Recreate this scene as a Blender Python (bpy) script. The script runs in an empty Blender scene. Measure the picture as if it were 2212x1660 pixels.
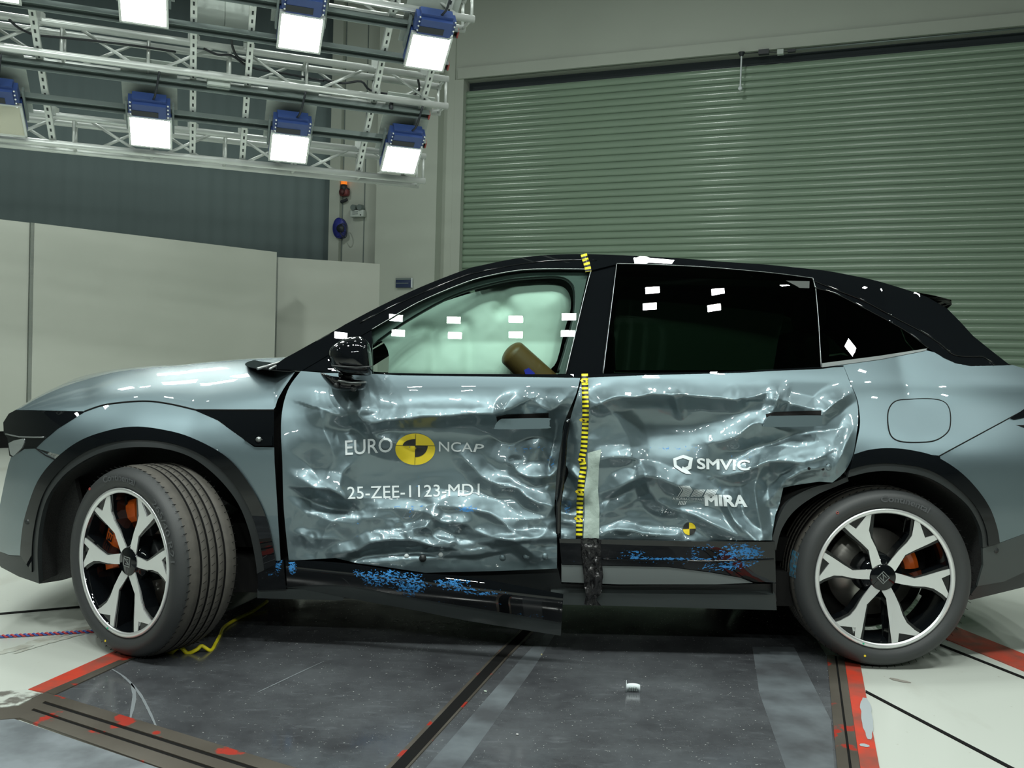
import bpy, bmesh, math, random
import numpy as np
from mathutils import Vector, Matrix
from mathutils.geometry import delaunay_2d_cdt

C = bpy.context.scene.collection
SC = bpy.context.scene
random.seed(7)
PI = math.pi

# ------------------------------------------------------------------ camera, light, exposure
F, CX, CY = 2000.0, 1106.0, 830.0
H = 1.177
PITCH, ROLL = math.radians(0.83), math.radians(1.49)
fw = np.array([0, math.cos(PITCH), -math.sin(PITCH)])
r0 = np.array([1.0, 0, 0]); u0 = np.array([0, math.sin(PITCH), math.cos(PITCH)])
RV = r0 * math.cos(ROLL) + u0 * math.sin(ROLL)
UV = -r0 * math.sin(ROLL) + u0 * math.cos(ROLL)
CAM = np.array([0, 0, H])
cd = bpy.data.cameras.new('camera'); cam = bpy.data.objects.new('camera', cd); C.objects.link(cam)
cd.sensor_fit = 'HORIZONTAL'; cd.sensor_width = 36.0; cd.lens = 36.0 * F / 2212.0
cd.clip_start = 0.05; cd.clip_end = 200
cam.matrix_world = Matrix(((RV[0], UV[0], -fw[0], 0), (RV[1], UV[1], -fw[1], 0), (RV[2], UV[2], -fw[2], H), (0, 0, 0, 1)))
SC.camera = cam
SC.view_settings.view_transform = 'Standard'; SC.view_settings.look = 'None'
SC.view_settings.gamma = 1.0; SC.view_settings.use_curve_mapping = False
SC.view_settings.exposure = 1.0
try:
    SC.cycles.use_denoising = True
    SC.cycles.max_bounces = 8; SC.cycles.transparent_max_bounces = 16
    SC.cycles.sample_clamp_indirect = 6.0
    SC.cycles.caustics_reflective = False; SC.cycles.caustics_refractive = False
except Exception:
    pass
W = bpy.data.worlds.new('world'); SC.world = W; W.use_nodes = True
W.node_tree.nodes['Background'].inputs[0].default_value = (0.75, 0.85, 0.8, 1)
W.node_tree.nodes['Background'].inputs[1].default_value = 0.02
LAMP_COL = (0.93, 1.0, 0.945)
LAMP_L = 32.0          # radiance of the flood lamps of the rig in view

def area_lamp(loc, aim, power, sx=0.4, sy=0.4):
    l = bpy.data.lights.new('unseen_flood', 'AREA'); l.shape = 'RECTANGLE'; l.size = sx; l.size_y = sy
    l.energy = power; l.color = LAMP_COL
    o = bpy.data.objects.new('unseen_flood', l); C.objects.link(o)
    o.location = loc
    o.rotation_euler = (Vector(aim) - Vector(loc)).to_track_quat('-Z', 'Y').to_euler()
    return o
P_FRONT = 13.0
# the matching rig on the camera side: slim flood heads in pairs, a row behind the camera, a few beside the car's ends
for x, ya, yb in ((-2.75, 1.62, 1.42), (-1.85, 1.49, 1.31), (-1.0, 1.38, 1.20), (-0.1, 1.36, 1.18), (0.66, 1.41, 1.22), (1.80, 1.81, 1.64), (2.75, 1.99, 1.81)):
    for y in (ya, yb): area_lamp((x, y, 5.0), (x * 0.8, 3.4, 0.4), P_FRONT * 0.85, 0.20, 0.06)
for p in ((3.9, 2.92, 5.0), (5.17, 2.84, 5.0)):
    area_lamp(p, (1.0, 4.2, 0.6), P_FRONT * 0.8, 0.22, 0.07)
for i in range(5):
    x = -2.64 + i * 1.32
    area_lamp((x, -3.6, 4.7), (x * 0.6, 3.8, 0.7), P_FRONT * 1.45, 0.34, 0.12)
for p in ((5.6, 5.0, 5.2), (4.6, 5.9, 5.2), (-4.8, 3.2, 5.0), (-6.4, 3.4, 5.0), (-3.7, 4.2, 5.2), (-2.8, 4.4, 5.2)):
    area_lamp(p, (p[0] * 0.5, 4.4, 0.6), P_FRONT * (1.0 if p[2] < 5.1 or p[0] > 0 else 0.3), 0.30, 0.12)
for p in ((-2.0, 5.0, 7.6), (2.0, 5.0, 7.6), (-5.5, 9.5, 7.8), (0.6, 10.0, 7.8)):  # unseen ceiling lamps, the far pair added to brighten the back of the hall
    area_lamp(p, (p[0], p[1], 0), 95 if p[0] < -5 else (25 if p[1] < 6 and p[0] < 0 else 50), 0.6, 0.5)

# ------------------------------------------------------------------ helpers
def ray(px, py):
    px = np.asarray(px, float); py = np.asarray(py, float)
    d = fw[None] + ((px - CX) / F)[..., None] * RV[None] - ((py - CY) / F)[..., None] * UV[None]
    return d
def at_depth(px, py, Y):
    d = ray(np.atleast_1d(px), np.atleast_1d(py)); Y = np.broadcast_to(np.asarray(Y, float), d.shape[:1])
    return CAM[None] + d * (Y / d[:, 1])[:, None]
def p3(px, py, Y): return at_depth(px, py, Y)[0]
def ground(px, py, z=0.0):
    d = ray(np.atleast_1d(px), np.atleast_1d(py))
    return CAM[None] + d * ((z - H) / d[:, 2])[:, None]
def project(P):
    v = np.asarray(P) - CAM
    return CX + F * (v @ RV) / (v @ fw), CY - F * (v @ UV) / (v @ fw)

def cr(pts, n=6, closed=False):
    pts = [np.array(p, float) for p in pts]; out = []
    m = len(pts)
    for i in range(m if closed else m - 1):
        if closed: a, b, c, d = pts[i - 1], pts[i], pts[(i + 1) % m], pts[(i + 2) % m]
        else: a, b, c, d = pts[max(i - 1, 0)], pts[i], pts[i + 1], pts[min(i + 2, m - 1)]
        for k in range(n):
            t = k / n
            out.append(0.5 * (2 * b + (c - a) * t + (2 * a - 5 * b + 4 * c - d) * t * t + (3 * b - a - 3 * c + d) * t ** 3))
    if not closed: out.append(pts[-1])
    return out
def L(*p): return [np.array(q, float) for q in p]
def resample(pts, n):
    pts = np.array(pts, float); s = np.r_[0, np.cumsum(np.linalg.norm(np.diff(pts, axis=0), axis=1))]
    t = np.linspace(0, s[-1], n)
    return np.stack([np.interp(t, s, pts[:, k]) for k in range(pts.shape[1])], 1)
def densify(pts, step, closed=True):
    out = []; m = len(pts)
    for i in range(m if closed else m - 1):
        a = np.array(pts[i], float); b = np.array(pts[(i + 1) % m], float)
        k = max(1, int(math.ceil(np.linalg.norm(b - a) / step)))
        for j in range(k): out.append(a + (b - a) * j / k)
    if not closed: out.append(np.array(pts[-1], float))
    return out
def inside(P, poly):
    poly = np.array(poly); x, y = P[:, 0], P[:, 1]; r = np.zeros(len(P), bool)
    j = len(poly) - 1
    for i in range(len(poly)):
        xi, yi = poly[i]; xj, yj = poly[j]
        c = ((yi > y) != (yj > y)) & (x < (xj - xi) * (y - yi) / (yj - yi + 1e-12) + xi)
        r ^= c; j = i
    return r
def segdist(P, a, b):
    ab = b - a; t = np.clip(((P - a) @ ab) / max(ab @ ab, 1e-9), 0, 1)
    q = a[None] + t[:, None] * ab[None]
    d = np.linalg.norm(P - q, axis=1)
    side = np.sign(ab[0] * (P[:, 1] - a[1]) - ab[1] * (P[:, 0] - a[0]))
    return d, side, t

def obj(name, me, mat=None, parent=None, smooth=True):
    o = bpy.data.objects.new(name, me); C.objects.link(o)
    if mat is not None:
        for m_ in (mat if isinstance(mat, (list, tuple)) else [mat]): me.materials.append(m_)
    if parent is not None: o.parent = parent
    if smooth and len(me.polygons): me.polygons.foreach_set('use_smooth', [True] * len(me.polygons))
    return o
def mesh(name, V, Fc):
    me = bpy.data.meshes.new(name); me.from_pydata([tuple(map(float, v)) for v in V], [], [tuple(map(int, f)) for f in Fc]); me.update(); return me
def from_bm(name, bm, mat=None, parent=None, smooth=False):
    me = bpy.data.meshes.new(name); bmesh.ops.recalc_face_normals(bm, faces=bm.faces); bm.to_mesh(me); bm.free()
    o = obj(name, me, mat, parent, smooth)
    return o
def thing(name, label, cat, loc=(0, 0, 0), group=None, rot=None):
    o = bpy.data.objects.new(name, None); C.objects.link(o); o.location = loc; o.empty_display_size = 0.1
    if rot: o.rotation_euler = rot
    o['label'] = label; o['category'] = cat
    if group: o['group'] = group
    return o
def tag(o, label, cat, group=None):
    o['label'] = label; o['category'] = cat
    if group: o['group'] = group
    return o
def struct(o): o['kind'] = 'structure'; return o
def keep(o, parent):
    """parent without moving (parent has only a translation/rotation)"""
    bpy.context.view_layer.update()
    o.parent = parent; o.matrix_parent_inverse = parent.matrix_world.inverted(); return o

def bm_box(bm, c, s, rot=None):
    m = Matrix.LocRotScale(Vector(c), rot, Vector(s))
    bmesh.ops.create_cube(bm, size=1.0, matrix=m)
def bm_cyl(bm, a, b, r, seg=10, r2=None, caps=True):
    a = Vector(a); b = Vector(b); d = b - a
    q = d.to_track_quat('Z', 'Y').to_matrix().to_4x4()
    bmesh.ops.create_cone(bm, cap_ends=caps, segments=seg, radius1=r, radius2=r if r2 is None else r2, depth=d.length,
                          matrix=Matrix.Translation((a + b) / 2) @ q)
def box(name, c, s, mat, parent=None, rot=None, bevel=0.0, seg=2):
    bm = bmesh.new(); bm_box(bm, c, s, rot)
    if bevel: bmesh.ops.bevel(bm, geom=bm.edges[:], offset=bevel, segments=seg, affect='EDGES', profile=0.5)
    return from_bm(name, bm, mat, parent, bevel > 0)
def tube_bm(bm, pts, r, seg=8, flat=None):
    pts = [Vector(p) for p in pts]; rings = []
    up = Vector((0, 0, 1)); prev = None
    for i, p in enumerate(pts):
        d = (pts[min(i + 1, len(pts) - 1)] - pts[max(i - 1, 0)])
        if d.length < 1e-9: d = Vector((1, 0, 0))
        d.normalize()
        n = prev - d * prev.dot(d) if prev is not None else (up - d * up.dot(d))
        if n.length < 1e-4: n = Vector((1, 0, 0)) - d * d.x
        n.normalize(); prev = n; b = d.cross(n)
        rr = r[i] if isinstance(r, (list, tuple)) else r
        ra, rb = (rr, rr) if flat is None else (rr * flat, rr)
        rings.append([bm.verts.new(p + n * ra * math.cos(2 * PI * k / seg) + b * rb * math.sin(2 * PI * k / seg)) for k in range(seg)])
    for i in range(len(rings) - 1):
        for k in range(seg):
            bm.faces.new((rings[i][k], rings[i][(k + 1) % seg], rings[i + 1][(k + 1) % seg], rings[i + 1][k]))
    bm.faces.new(rings[0][::-1]); bm.faces.new(rings[-1])
def tube(name, pts, r, mat, parent=None, seg=8, flat=None):
    bm = bmesh.new(); tube_bm(bm, pts, r, seg, flat); return from_bm(name, bm, mat, parent, True)
def lathe(name, prof, mats, parent=None, seg=72, idx=None, axis='Y'):
    """profile of (r, y) revolved about local Y"""
    V, Fc, mi = [], [], []
    for (r, y) in prof:
        for k in range(seg):
            a = 2 * PI * k / seg; V.append((r * math.cos(a), y, r * math.sin(a)))
    for i in range(len(prof) - 1):
        for k in range(seg):
            Fc.append((i * seg + k, (i + 1) * seg + k, (i + 1) * seg + (k + 1) % seg, i * seg + (k + 1) % seg))
            mi.append(idx[i] if idx else 0)
    me = mesh(name, V, Fc); o = obj(name, me, mats, parent)
    if idx: me.polygons.foreach_set('material_index', mi)
    return o

def cdt(poly, step, holes=()):
    poly = densify(poly, step); P = list(poly); E = [(i, (i + 1) % len(poly)) for i in range(len(poly))]
    A = np.array(poly); x0, y0 = A.min(0); x1, y1 = A.max(0)
    gx, gy = np.meshgrid(np.arange(x0, x1, step), np.arange(y0, y1, step * 0.87))
    gx = gx + (np.arange(gx.shape[0]) % 2)[:, None] * step * 0.5
    G = np.stack([gx.ravel(), gy.ravel()], 1)
    ok = inside(G, poly)
    if len(G):
        for i in range(len(poly)):                      # stay clear of the outline
            d, _, _ = segdist(G, A[i], A[(i + 1) % len(A)]); ok &= d > step * 0.45
    P += list(G[ok])
    v, e, f, *_ = delaunay_2d_cdt([Vector(p) for p in P], E, [], 1, 1e-4)
    return np.array([(q.x, q.y) for q in v]), [list(t) for t in f]

def panel(name, poly, fn, mat, parent=None, step=14, thick=0.004, attr=None, smooth=True):
    """a curved sheet: outline in photograph pixels carried onto the surface fn(px, py) -> points"""
    V2, T = cdt(poly, step)
    P = fn(V2[:, 0], V2[:, 1])
    n = np.zeros(3)
    T2 = []
    for t in T:
        a, b, c = P[t[0]], P[t[1]], P[t[2]]
        n = n + np.cross(b - a, c - a)
    if n @ (CAM - P.mean(0)) < 0: T = [t[::-1] for t in T]
    T = np.array(T); N = np.zeros_like(P)
    fnm = np.cross(P[T[:, 1]] - P[T[:, 0]], P[T[:, 2]] - P[T[:, 0]])
    for k in range(3): np.add.at(N, T[:, k], fnm)
    N /= np.maximum(np.linalg.norm(N, axis=1), 1e-12)[:, None]
    V, Fc, src = [P], [T.tolist()], np.arange(len(P))
    if thick:                                           # back skin and a separate rim, so the front keeps its own shading
        Bk = P - N * thick; n_ = len(P); V.append(Bk); Fc.append((T[:, ::-1] + n_).tolist())
        cnt = {}
        for t in T.tolist():
            for i in range(3):
                e = (t[i], t[(i + 1) % 3]); cnt[e] = 1
        rim = [e for e in cnt if (e[1], e[0]) not in cnt]
        base = 2 * n_; rv = []; rf = []
        for i, (a_, b_) in enumerate(rim): rv += [P[b_], P[a_], Bk[a_], Bk[b_]]; rf.append([base + 4 * i + j for j in range(4)])
        V.append(np.array(rv)); Fc.append(rf); src = np.r_[src, np.arange(n_), np.array([q for (a_, b_) in rim for q in (b_, a_, a_, b_)])]
    me = mesh(name, np.concatenate(V), [f for L_ in Fc for f in L_])
    o = obj(name, me, mat, parent, smooth)
    if attr is not None:
        a = me.attributes.new('smear', 'FLOAT', 'POINT'); a.data.foreach_set('value', attr(V2[:, 0], V2[:, 1])[src].astype(np.float32))
    return o
def seam(name, pts, fn, r, mat, parent, off=None):
    p = np.array(densify(pts, 10, False)); return tube(name, fn(p[:, 0], p[:, 1]), r, mat, parent, 6)

# ------------------------------------------------------------------ value noise
def _h(ix, iy, s):
    n = (ix * 374761393 + iy * 668265263 + s * 144665) & 0x7fffffff
    n = ((n ^ (n >> 13)) * 1274126177) & 0x7fffffff
    return ((n ^ (n >> 16)) & 0xffff) / 65535.0
def vnoise(x, y, s=0):
    x = np.asarray(x, float); y = np.asarray(y, float)
    ix = np.floor(x).astype(np.int64); iy = np.floor(y).astype(np.int64); fx = x - ix; fy = y - iy
    ux = fx * fx * (3 - 2 * fx); uy = fy * fy * (3 - 2 * fy)
    a, b, c, d = _h(ix, iy, s), _h(ix + 1, iy, s), _h(ix, iy + 1, s), _h(ix + 1, iy + 1, s)
    return (a * (1 - ux) + b * ux) * (1 - uy) + (c * (1 - ux) + d * ux) * uy
def fbm(x, y, s=0, o=3):
    v = 0; a = 0.5
    for i in range(o): v = v + a * (vnoise(x * 2 ** i, y * 2 ** i, s + i) - 0.5); a *= 0.5
    return v
def ridge(x, y, s=0): return 1 - 2 * np.abs(vnoise(x, y, s) - 0.5) * 2

# ------------------------------------------------------------------ materials
def mat(name, col, rough=0.5, metal=0.0, coat=0.0, coat_rough=0.03, spec=0.5, emis=None, noise=None, bump=None):
    m = bpy.data.materials.new(name); m.use_nodes = True; nt = m.node_tree; b = nt.nodes['Principled BSDF']
    b.inputs['Base Color'].default_value = (*col, 1); b.inputs['Roughness'].default_value = rough
    b.inputs['Metallic'].default_value = metal; b.inputs['Coat Weight'].default_value = coat
    b.inputs['Coat Roughness'].default_value = coat_rough; b.inputs['Specular IOR Level'].default_value = spec
    if emis: b.inputs['Emission Color'].default_value = (*emis[:3], 1); b.inputs['Emission Strength'].default_value = emis[3]
    if noise or bump:
        tc = nt.nodes.new('ShaderNodeTexCoord')
    if noise:   # (scale, amount, colour2)
        nz = nt.nodes.new('ShaderNodeTexNoise'); nz.inputs['Scale'].default_value = noise[0]; nz.inputs['Detail'].default_value = 6
        nt.links.new(tc.outputs['Object'], nz.inputs['Vector'])
        rp = nt.nodes.new('ShaderNodeMapRange'); rp.inputs[1].default_value = 0.5 - noise[3] if len(noise) > 3 else 0.35
        rp.inputs[2].default_value = 0.5 + noise[3] if len(noise) > 3 else 0.65; rp.inputs[3].default_value = 0; rp.inputs[4].default_value = noise[1]
        nt.links.new(nz.outputs['Fac'], rp.inputs[0])
        mx = nt.nodes.new('ShaderNodeMix'); mx.data_type = 'RGBA'
        mx.inputs[6].default_value = (*col, 1); mx.inputs[7].default_value = (*noise[2], 1)
        nt.links.new(rp.outputs[0], mx.inputs[0]); nt.links.new(mx.outputs[2], b.inputs['Base Color'])
    if bump:    # (scale, strength)
        nz = nt.nodes.new('ShaderNodeTexNoise'); nz.inputs['Scale'].default_value = bump[0]; nz.inputs['Detail'].default_value = 4
        nt.links.new(tc.outputs['Object'], nz.inputs['Vector'])
        bp = nt.nodes.new('ShaderNodeBump'); bp.inputs['Strength'].default_value = bump[1]; bp.inputs['Distance'].default_value = 0.01
        nt.links.new(nz.outputs['Fac'], bp.inputs['Height']); nt.links.new(bp.outputs[0], b.inputs['Normal'])
    return m

def smeared(name, base, thr=0.5, scale=(60, 60, 60)):
    """copy of a paint with blue barrier paint rubbed on where the 'smear' attribute says"""
    m = base.copy(); m.name = name; nt = m.node_tree; b = nt.nodes['Principled BSDF']
    at = nt.nodes.new('ShaderNodeAttribute'); at.attribute_name = 'smear'
    tc = nt.nodes.new('ShaderNodeTexCoord'); mp = nt.nodes.new('ShaderNodeMapping'); mp.inputs['Scale'].default_value = scale
    nt.links.new(tc.outputs['Object'], mp.inputs['Vector'])
    nz = nt.nodes.new('ShaderNodeTexNoise'); nz.inputs['Scale'].default_value = 1.0; nz.inputs['Detail'].default_value = 5; nz.inputs['Distortion'].default_value = 0.8
    nt.links.new(mp.outputs[0], nz.inputs['Vector'])
    ad = nt.nodes.new('ShaderNodeMath'); ad.operation = 'ADD'; nt.links.new(nz.outputs['Fac'], ad.inputs[0]); nt.links.new(at.outputs['Fac'], ad.inputs[1])
    rp = nt.nodes.new('ShaderNodeMapRange'); rp.inputs[1].default_value = 0.98; rp.inputs[2].default_value = 1.04
    nt.links.new(ad.outputs[0], rp.inputs[0])
    mx = nt.nodes.new('ShaderNodeMix'); mx.data_type = 'RGBA'; nt.links.new(rp.outputs[0], mx.inputs[0])
    mx.inputs[6].default_value = b.inputs['Base Color'].default_value; mx.inputs[7].default_value = (0.05, 0.22, 0.52, 1)
    nt.links.new(mx.outputs[2], b.inputs['Base Color'])
    for nm, v in (('Metallic', 0.0), ('Roughness', 0.5), ('Coat Weight', 0.15)):
        q = nt.nodes.new('ShaderNodeMapRange'); q.inputs[3].default_value = b.inputs[nm].default_value; q.inputs[4].default_value = v
        nt.links.new(rp.outputs[0], q.inputs[0]); nt.links.new(q.outputs[0], b.inputs[nm])
    return m

def glass(name, tint, refl=0.06, fres=1.45):
    m = bpy.data.materials.new(name); m.use_nodes = True; nt = m.node_tree; nt.nodes.remove(nt.nodes['Principled BSDF'])
    out = nt.nodes['Material Output']; tr = nt.nodes.new('ShaderNodeBsdfTransparent'); tr.inputs[0].default_value = (*tint, 1)
    gl = nt.nodes.new('ShaderNodeBsdfGlossy'); gl.inputs['Roughness'].default_value = 0.0
    fr = nt.nodes.new('ShaderNodeFresnel'); fr.inputs['IOR'].default_value = fres
    mx = nt.nodes.new('ShaderNodeMixShader'); nt.links.new(fr.outputs[0], mx.inputs[0]); nt.links.new(tr.outputs[0], mx.inputs[1]); nt.links.new(gl.outputs[0], mx.inputs[2])
    nt.links.new(mx.outputs[0], out.inputs[0]); return m

M = {}
M['paint'] = mat('car_paint', (0.150, 0.206, 0.228), 0.43, 0.68, 1.0, 0.008)
M['paint_s'] = smeared('car_paint_smeared', M['paint'], scale=(70, 70, 110))
M['gloss'] = mat('gloss_black', (0.004, 0.005, 0.006), 0.5, 0, 1.0, 0.004, spec=0.0)
M['gloss_s'] = smeared('gloss_black_smeared', M['gloss'], scale=(75, 75, 150))
M['plastic'] = mat('dark_plastic', (0.022, 0.026, 0.027), 0.42)
M['grey_plastic'] = mat('grey_plastic', (0.05, 0.06, 0.06), 0.4)
M['silver'] = mat('silver_trim', (0.15, 0.17, 0.17), 0.45, 0.1)
M['dark'] = mat('dark_void', (0.006, 0.006, 0.006), 0.8, spec=0.2)
M['felt'] = mat('liner_felt', (0.012, 0.013, 0.013), 0.9, noise=(160, 0.5, (0.06, 0.06, 0.06), 0.2))
M['chrome'] = mat('machined_alloy', (0.78, 0.80, 0.80), 0.34, 0.7)
M['edge'] = mat('bright_edge', (0.30, 0.32, 0.32), 0.35, 0.8)
M['tyre'] = mat('tyre_sidewall', (0.034, 0.037, 0.038), 0.55, bump=(300, 0.05))
M['tread'] = mat('tyre_tread', (0.078, 0.072, 0.062), 0.75, noise=(30, 0.6, (0.052, 0.049, 0.043)))
M['groove'] = mat('tread_groove', (0.004, 0.004, 0.004), 0.9, spec=0.2)
M['orange'] = mat('caliper_orange', (0.75, 0.13, 0.015), 0.35, coat=0.5)
M['disc'] = mat('brake_disc', (0.30, 0.29, 0.27), 0.35, 0.9)
M['glass_f'] = glass('clear_glass', (0.74, 0.90, 0.84))
M['glass_r'] = glass('tinted_glass', (0.045, 0.075, 0.055))
M['airbag'] = mat('airbag_fabric', (0.80, 0.86, 0.80), 0.7)
M['skin'] = mat('dummy_vinyl', (0.16, 0.085, 0.028), 0.42)
M['bluepaint'] = mat('blue_dab', (0.03, 0.03, 0.5), 0.5)
M['white'] = mat('white_vinyl', (0.72, 0.78, 0.80), 0.45)
M['yellow'] = mat('yellow_vinyl', (0.78, 0.60, 0.02), 0.4)
M['black'] = mat('black_vinyl', (0.012, 0.012, 0.012), 0.45)
M['clear_tape'] = mat('pale_tape', (0.36, 0.44, 0.40), 0.4, bump=(60, 0.3))
M['black_tape'] = mat('black_tape', (0.012, 0.012, 0.013), 0.18, bump=(45, 0.9))
M['alu'] = mat('truss_aluminium', (0.66, 0.70, 0.67), 0.35, 0.35)
M['zinc'] = mat('zinc_strut', (0.20, 0.245, 0.235), 0.45, 0.4)
M['slot'] = mat('slot_shadow', (0.04, 0.05, 0.05), 0.8)
M['navy'] = mat('lamp_blue', (0.035, 0.07, 0.22), 0.4)
M['lamp_on'] = mat('lamp_lit', (0.9, 0.95, 0.92), 0.3, emis=(*LAMP_COL, LAMP_L))
M['lamp_off'] = mat('lamp_unlit', (0.62, 0.62, 0.50), 0.35)
M['board'] = mat('white_board', (0.50, 0.56, 0.52), 0.6)
M['wall'] = mat('wall_paint', (0.44, 0.485, 0.42), 0.6, noise=(0.5, 0.35, (0.41, 0.44, 0.385)))
M['partition'] = mat('partition_paint', (0.60, 0.63, 0.56), 0.5, noise=(0.7, 0.6, (0.53, 0.565, 0.495)))
M['far_wall'] = mat('dark_wall', (0.11, 0.13, 0.13), 0.7)
M['curtain'] = mat('curtain_grey', (0.15, 0.20, 0.20), 0.8)
M['shutter'] = mat('shutter_green', (0.235, 0.325, 0.24), 0.2, 0.0, noise=(1.2, 0.4, (0.215, 0.295, 0.225)))
M['shadow_gap'] = mat('dark_gap', (0.02, 0.03, 0.035), 0.7)
M['ceil'] = mat('ceiling_grey', (0.05, 0.058, 0.056), 0.8)
M['red'] = mat('red_line_paint', (0.55, 0.05, 0.025), 0.4, noise=(9, 1.0, (0.26, 0.07, 0.05), 0.14))
M['cable'] = mat('black_cable', (0.02, 0.025, 0.03), 0.5)
M['cable_y'] = mat('yellow_strap', (0.92, 0.80, 0.02), 0.4)

# ------------------------------------------------------------------ setting: floor
def epoxy():
    m = mat('floor_epoxy', (0.52, 0.55, 0.505), 0.3)
    nt = m.node_tree; b = nt.nodes['Principled BSDF']
    tc = nt.nodes.new('ShaderNodeTexCoord')
    nz = nt.nodes.new('ShaderNodeTexNoise'); nz.inputs['Scale'].default_value = 2.2; nz.inputs['Detail'].default_value = 8
    mp = nt.nodes.new('ShaderNodeMapping'); mp.inputs['Scale'].default_value = (1.0, 0.35, 1); mp.inputs['Rotation'].default_value = (0, 0, 0.7)
    nt.links.new(tc.outputs['Object'], mp.inputs[0]); nt.links.new(mp.outputs[0], nz.inputs['Vector'])
    rp = nt.nodes.new('ShaderNodeMapRange'); rp.inputs[1].default_value = 0.56; rp.inputs[2].default_value = 0.80
    nt.links.new(nz.outputs['Fac'], rp.inputs[0])
    n2 = nt.nodes.new('ShaderNodeTexNoise'); n2.inputs['Scale'].default_value = 38; n2.inputs['Detail'].default_value = 3
    nt.links.new(tc.outputs['Object'], n2.inputs['Vector'])
    r2 = nt.nodes.new('ShaderNodeMapRange'); r2.inputs[1].default_value = 0.70; r2.inputs[2].default_value = 0.76; r2.inputs[4].default_value = 0.6
    nt.links.new(n2.outputs['Fac'], r2.inputs[0])
    ad = nt.nodes.new('ShaderNodeMath'); ad.operation = 'MAXIMUM'; nt.links.new(rp.outputs[0], ad.inputs[0]); nt.links.new(r2.outputs[0], ad.inputs[1])
    mx = nt.nodes.new('ShaderNodeMix'); mx.data_type = 'RGBA'; mx.inputs[6].default_value = (0.52, 0.55, 0.505, 1); mx.inputs[7].default_value = (0.30, 0.29, 0.24, 1)
    nt.links.new(ad.outputs[0], mx.inputs[0]); nt.links.new(mx.outputs[2], b.inputs['Base Color'])
    return m
def plate_mat():
    m = mat('steel_plate', (0.05, 0.055, 0.06), 0.16, 0.0, spec=0.7)
    nt = m.node_tree; b = nt.nodes['Principled BSDF']; tc = nt.nodes.new('ShaderNodeTexCoord')
    def nz(sc, det, lo, hi, amt, vec):
        mp = nt.nodes.new('ShaderNodeMapping'); mp.inputs['Scale'].default_value = vec
        nt.links.new(tc.outputs['Object'], mp.inputs[0])
        n = nt.nodes.new('ShaderNodeTexNoise'); n.inputs['Scale'].default_value = sc; n.inputs['Detail'].default_value = det; n.inputs['Roughness'].default_value = 0.7
        nt.links.new(mp.outputs[0], n.inputs['Vector'])
        r = nt.nodes.new('ShaderNodeMapRange'); r.inputs[1].default_value = lo; r.inputs[2].default_value = hi; r.inputs[4].default_value = amt
        nt.links.new(n.outputs['Fac'], r.inputs[0]); return r.outputs[0]
    cloud = nz(1.6, 8, 0.35, 0.75, 1.0, (1, 1, 1)); scr = nz(26, 7, 0.56, 0.85, 0.40, (0.3, 1.0, 1)); speck = nz(95, 2, 0.70, 0.74, 1.0, (1, 1, 1))
    mx = nt.nodes.new('ShaderNodeMix'); mx.data_type = 'RGBA'; mx.inputs[6].default_value = (0.045, 0.047, 0.052, 1); mx.inputs[7].default_value = (0.12, 0.13, 0.14, 1); nt.links.new(cloud, mx.inputs[0])
    m2 = nt.nodes.new('ShaderNodeMix'); m2.data_type = 'RGBA'; m2.inputs[7].default_value = (0.24, 0.26, 0.28, 1); nt.links.new(mx.outputs[2], m2.inputs[6]); nt.links.new(scr, m2.inputs[0])
    m3 = nt.nodes.new('ShaderNodeMix'); m3.data_type = 'RGBA'; m3.inputs[7].default_value = (0.5, 0.52, 0.5, 1); nt.links.new(m2.outputs[2], m3.inputs[6]); nt.links.new(speck, m3.inputs[0])
    nt.links.new(m3.outputs[2], b.inputs['Base Color'])
    rr = nt.nodes.new('ShaderNodeMapRange'); rr.inputs[3].default_value = 0.09; rr.inputs[4].default_value = 0.32; nt.links.new(cloud, rr.inputs[0]); nt.links.new(rr.outputs[0], b.inputs['Roughness'])
    return m
def rail_mat():
    m = mat('worn_rail', (0.10, 0.085, 0.06), 0.35, 0.5)
    nt = m.node_tree; b = nt.nodes['Principled BSDF']; tc = nt.nodes.new('ShaderNodeTexCoord')
    n = nt.nodes.new('ShaderNodeTexNoise'); n.inputs['Scale'].default_value = 7; n.inputs['Detail'].default_value = 5; nt.links.new(tc.outputs['Object'], n.inputs['Vector'])
    r = nt.nodes.new('ShaderNodeMapRange'); r.inputs[1].default_value = 0.60; r.inputs[2].default_value = 0.63; nt.links.new(n.outputs['Fac'], r.inputs[0])
    n2 = nt.nodes.new('ShaderNodeTexNoise'); n2.inputs['Scale'].default_value = 3; n2.inputs['Detail'].default_value = 6; nt.links.new(tc.outputs['Object'], n2.inputs['Vector'])
    m0 = nt.nodes.new('ShaderNodeMix'); m0.data_type = 'RGBA'; m0.inputs[6].default_value = (0.055, 0.042, 0.03, 1); m0.inputs[7].default_value = (0.22, 0.20, 0.17, 1); nt.links.new(n2.outputs['Fac'], m0.inputs[0])
    mx = nt.nodes.new('ShaderNodeMix'); mx.data_type = 'RGBA'; mx.inputs[7].default_value = (0.55, 0.05, 0.03, 1); nt.links.new(m0.outputs[2], mx.inputs[6]); nt.links.new(r.outputs[0], mx.inputs[0])
    nt.links.new(mx.outputs[2], b.inputs['Base Color']); return m
M['epoxy'] = epoxy(); M['plate'] = plate_mat(); M['rail'] = rail_mat()
M['plate_pale'] = mat('pale_plate', (0.22, 0.245, 0.265), 0.22, noise=(7, 0.8, (0.11, 0.12, 0.13)))  # paler than the dark plates, with darker noise patches

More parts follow.
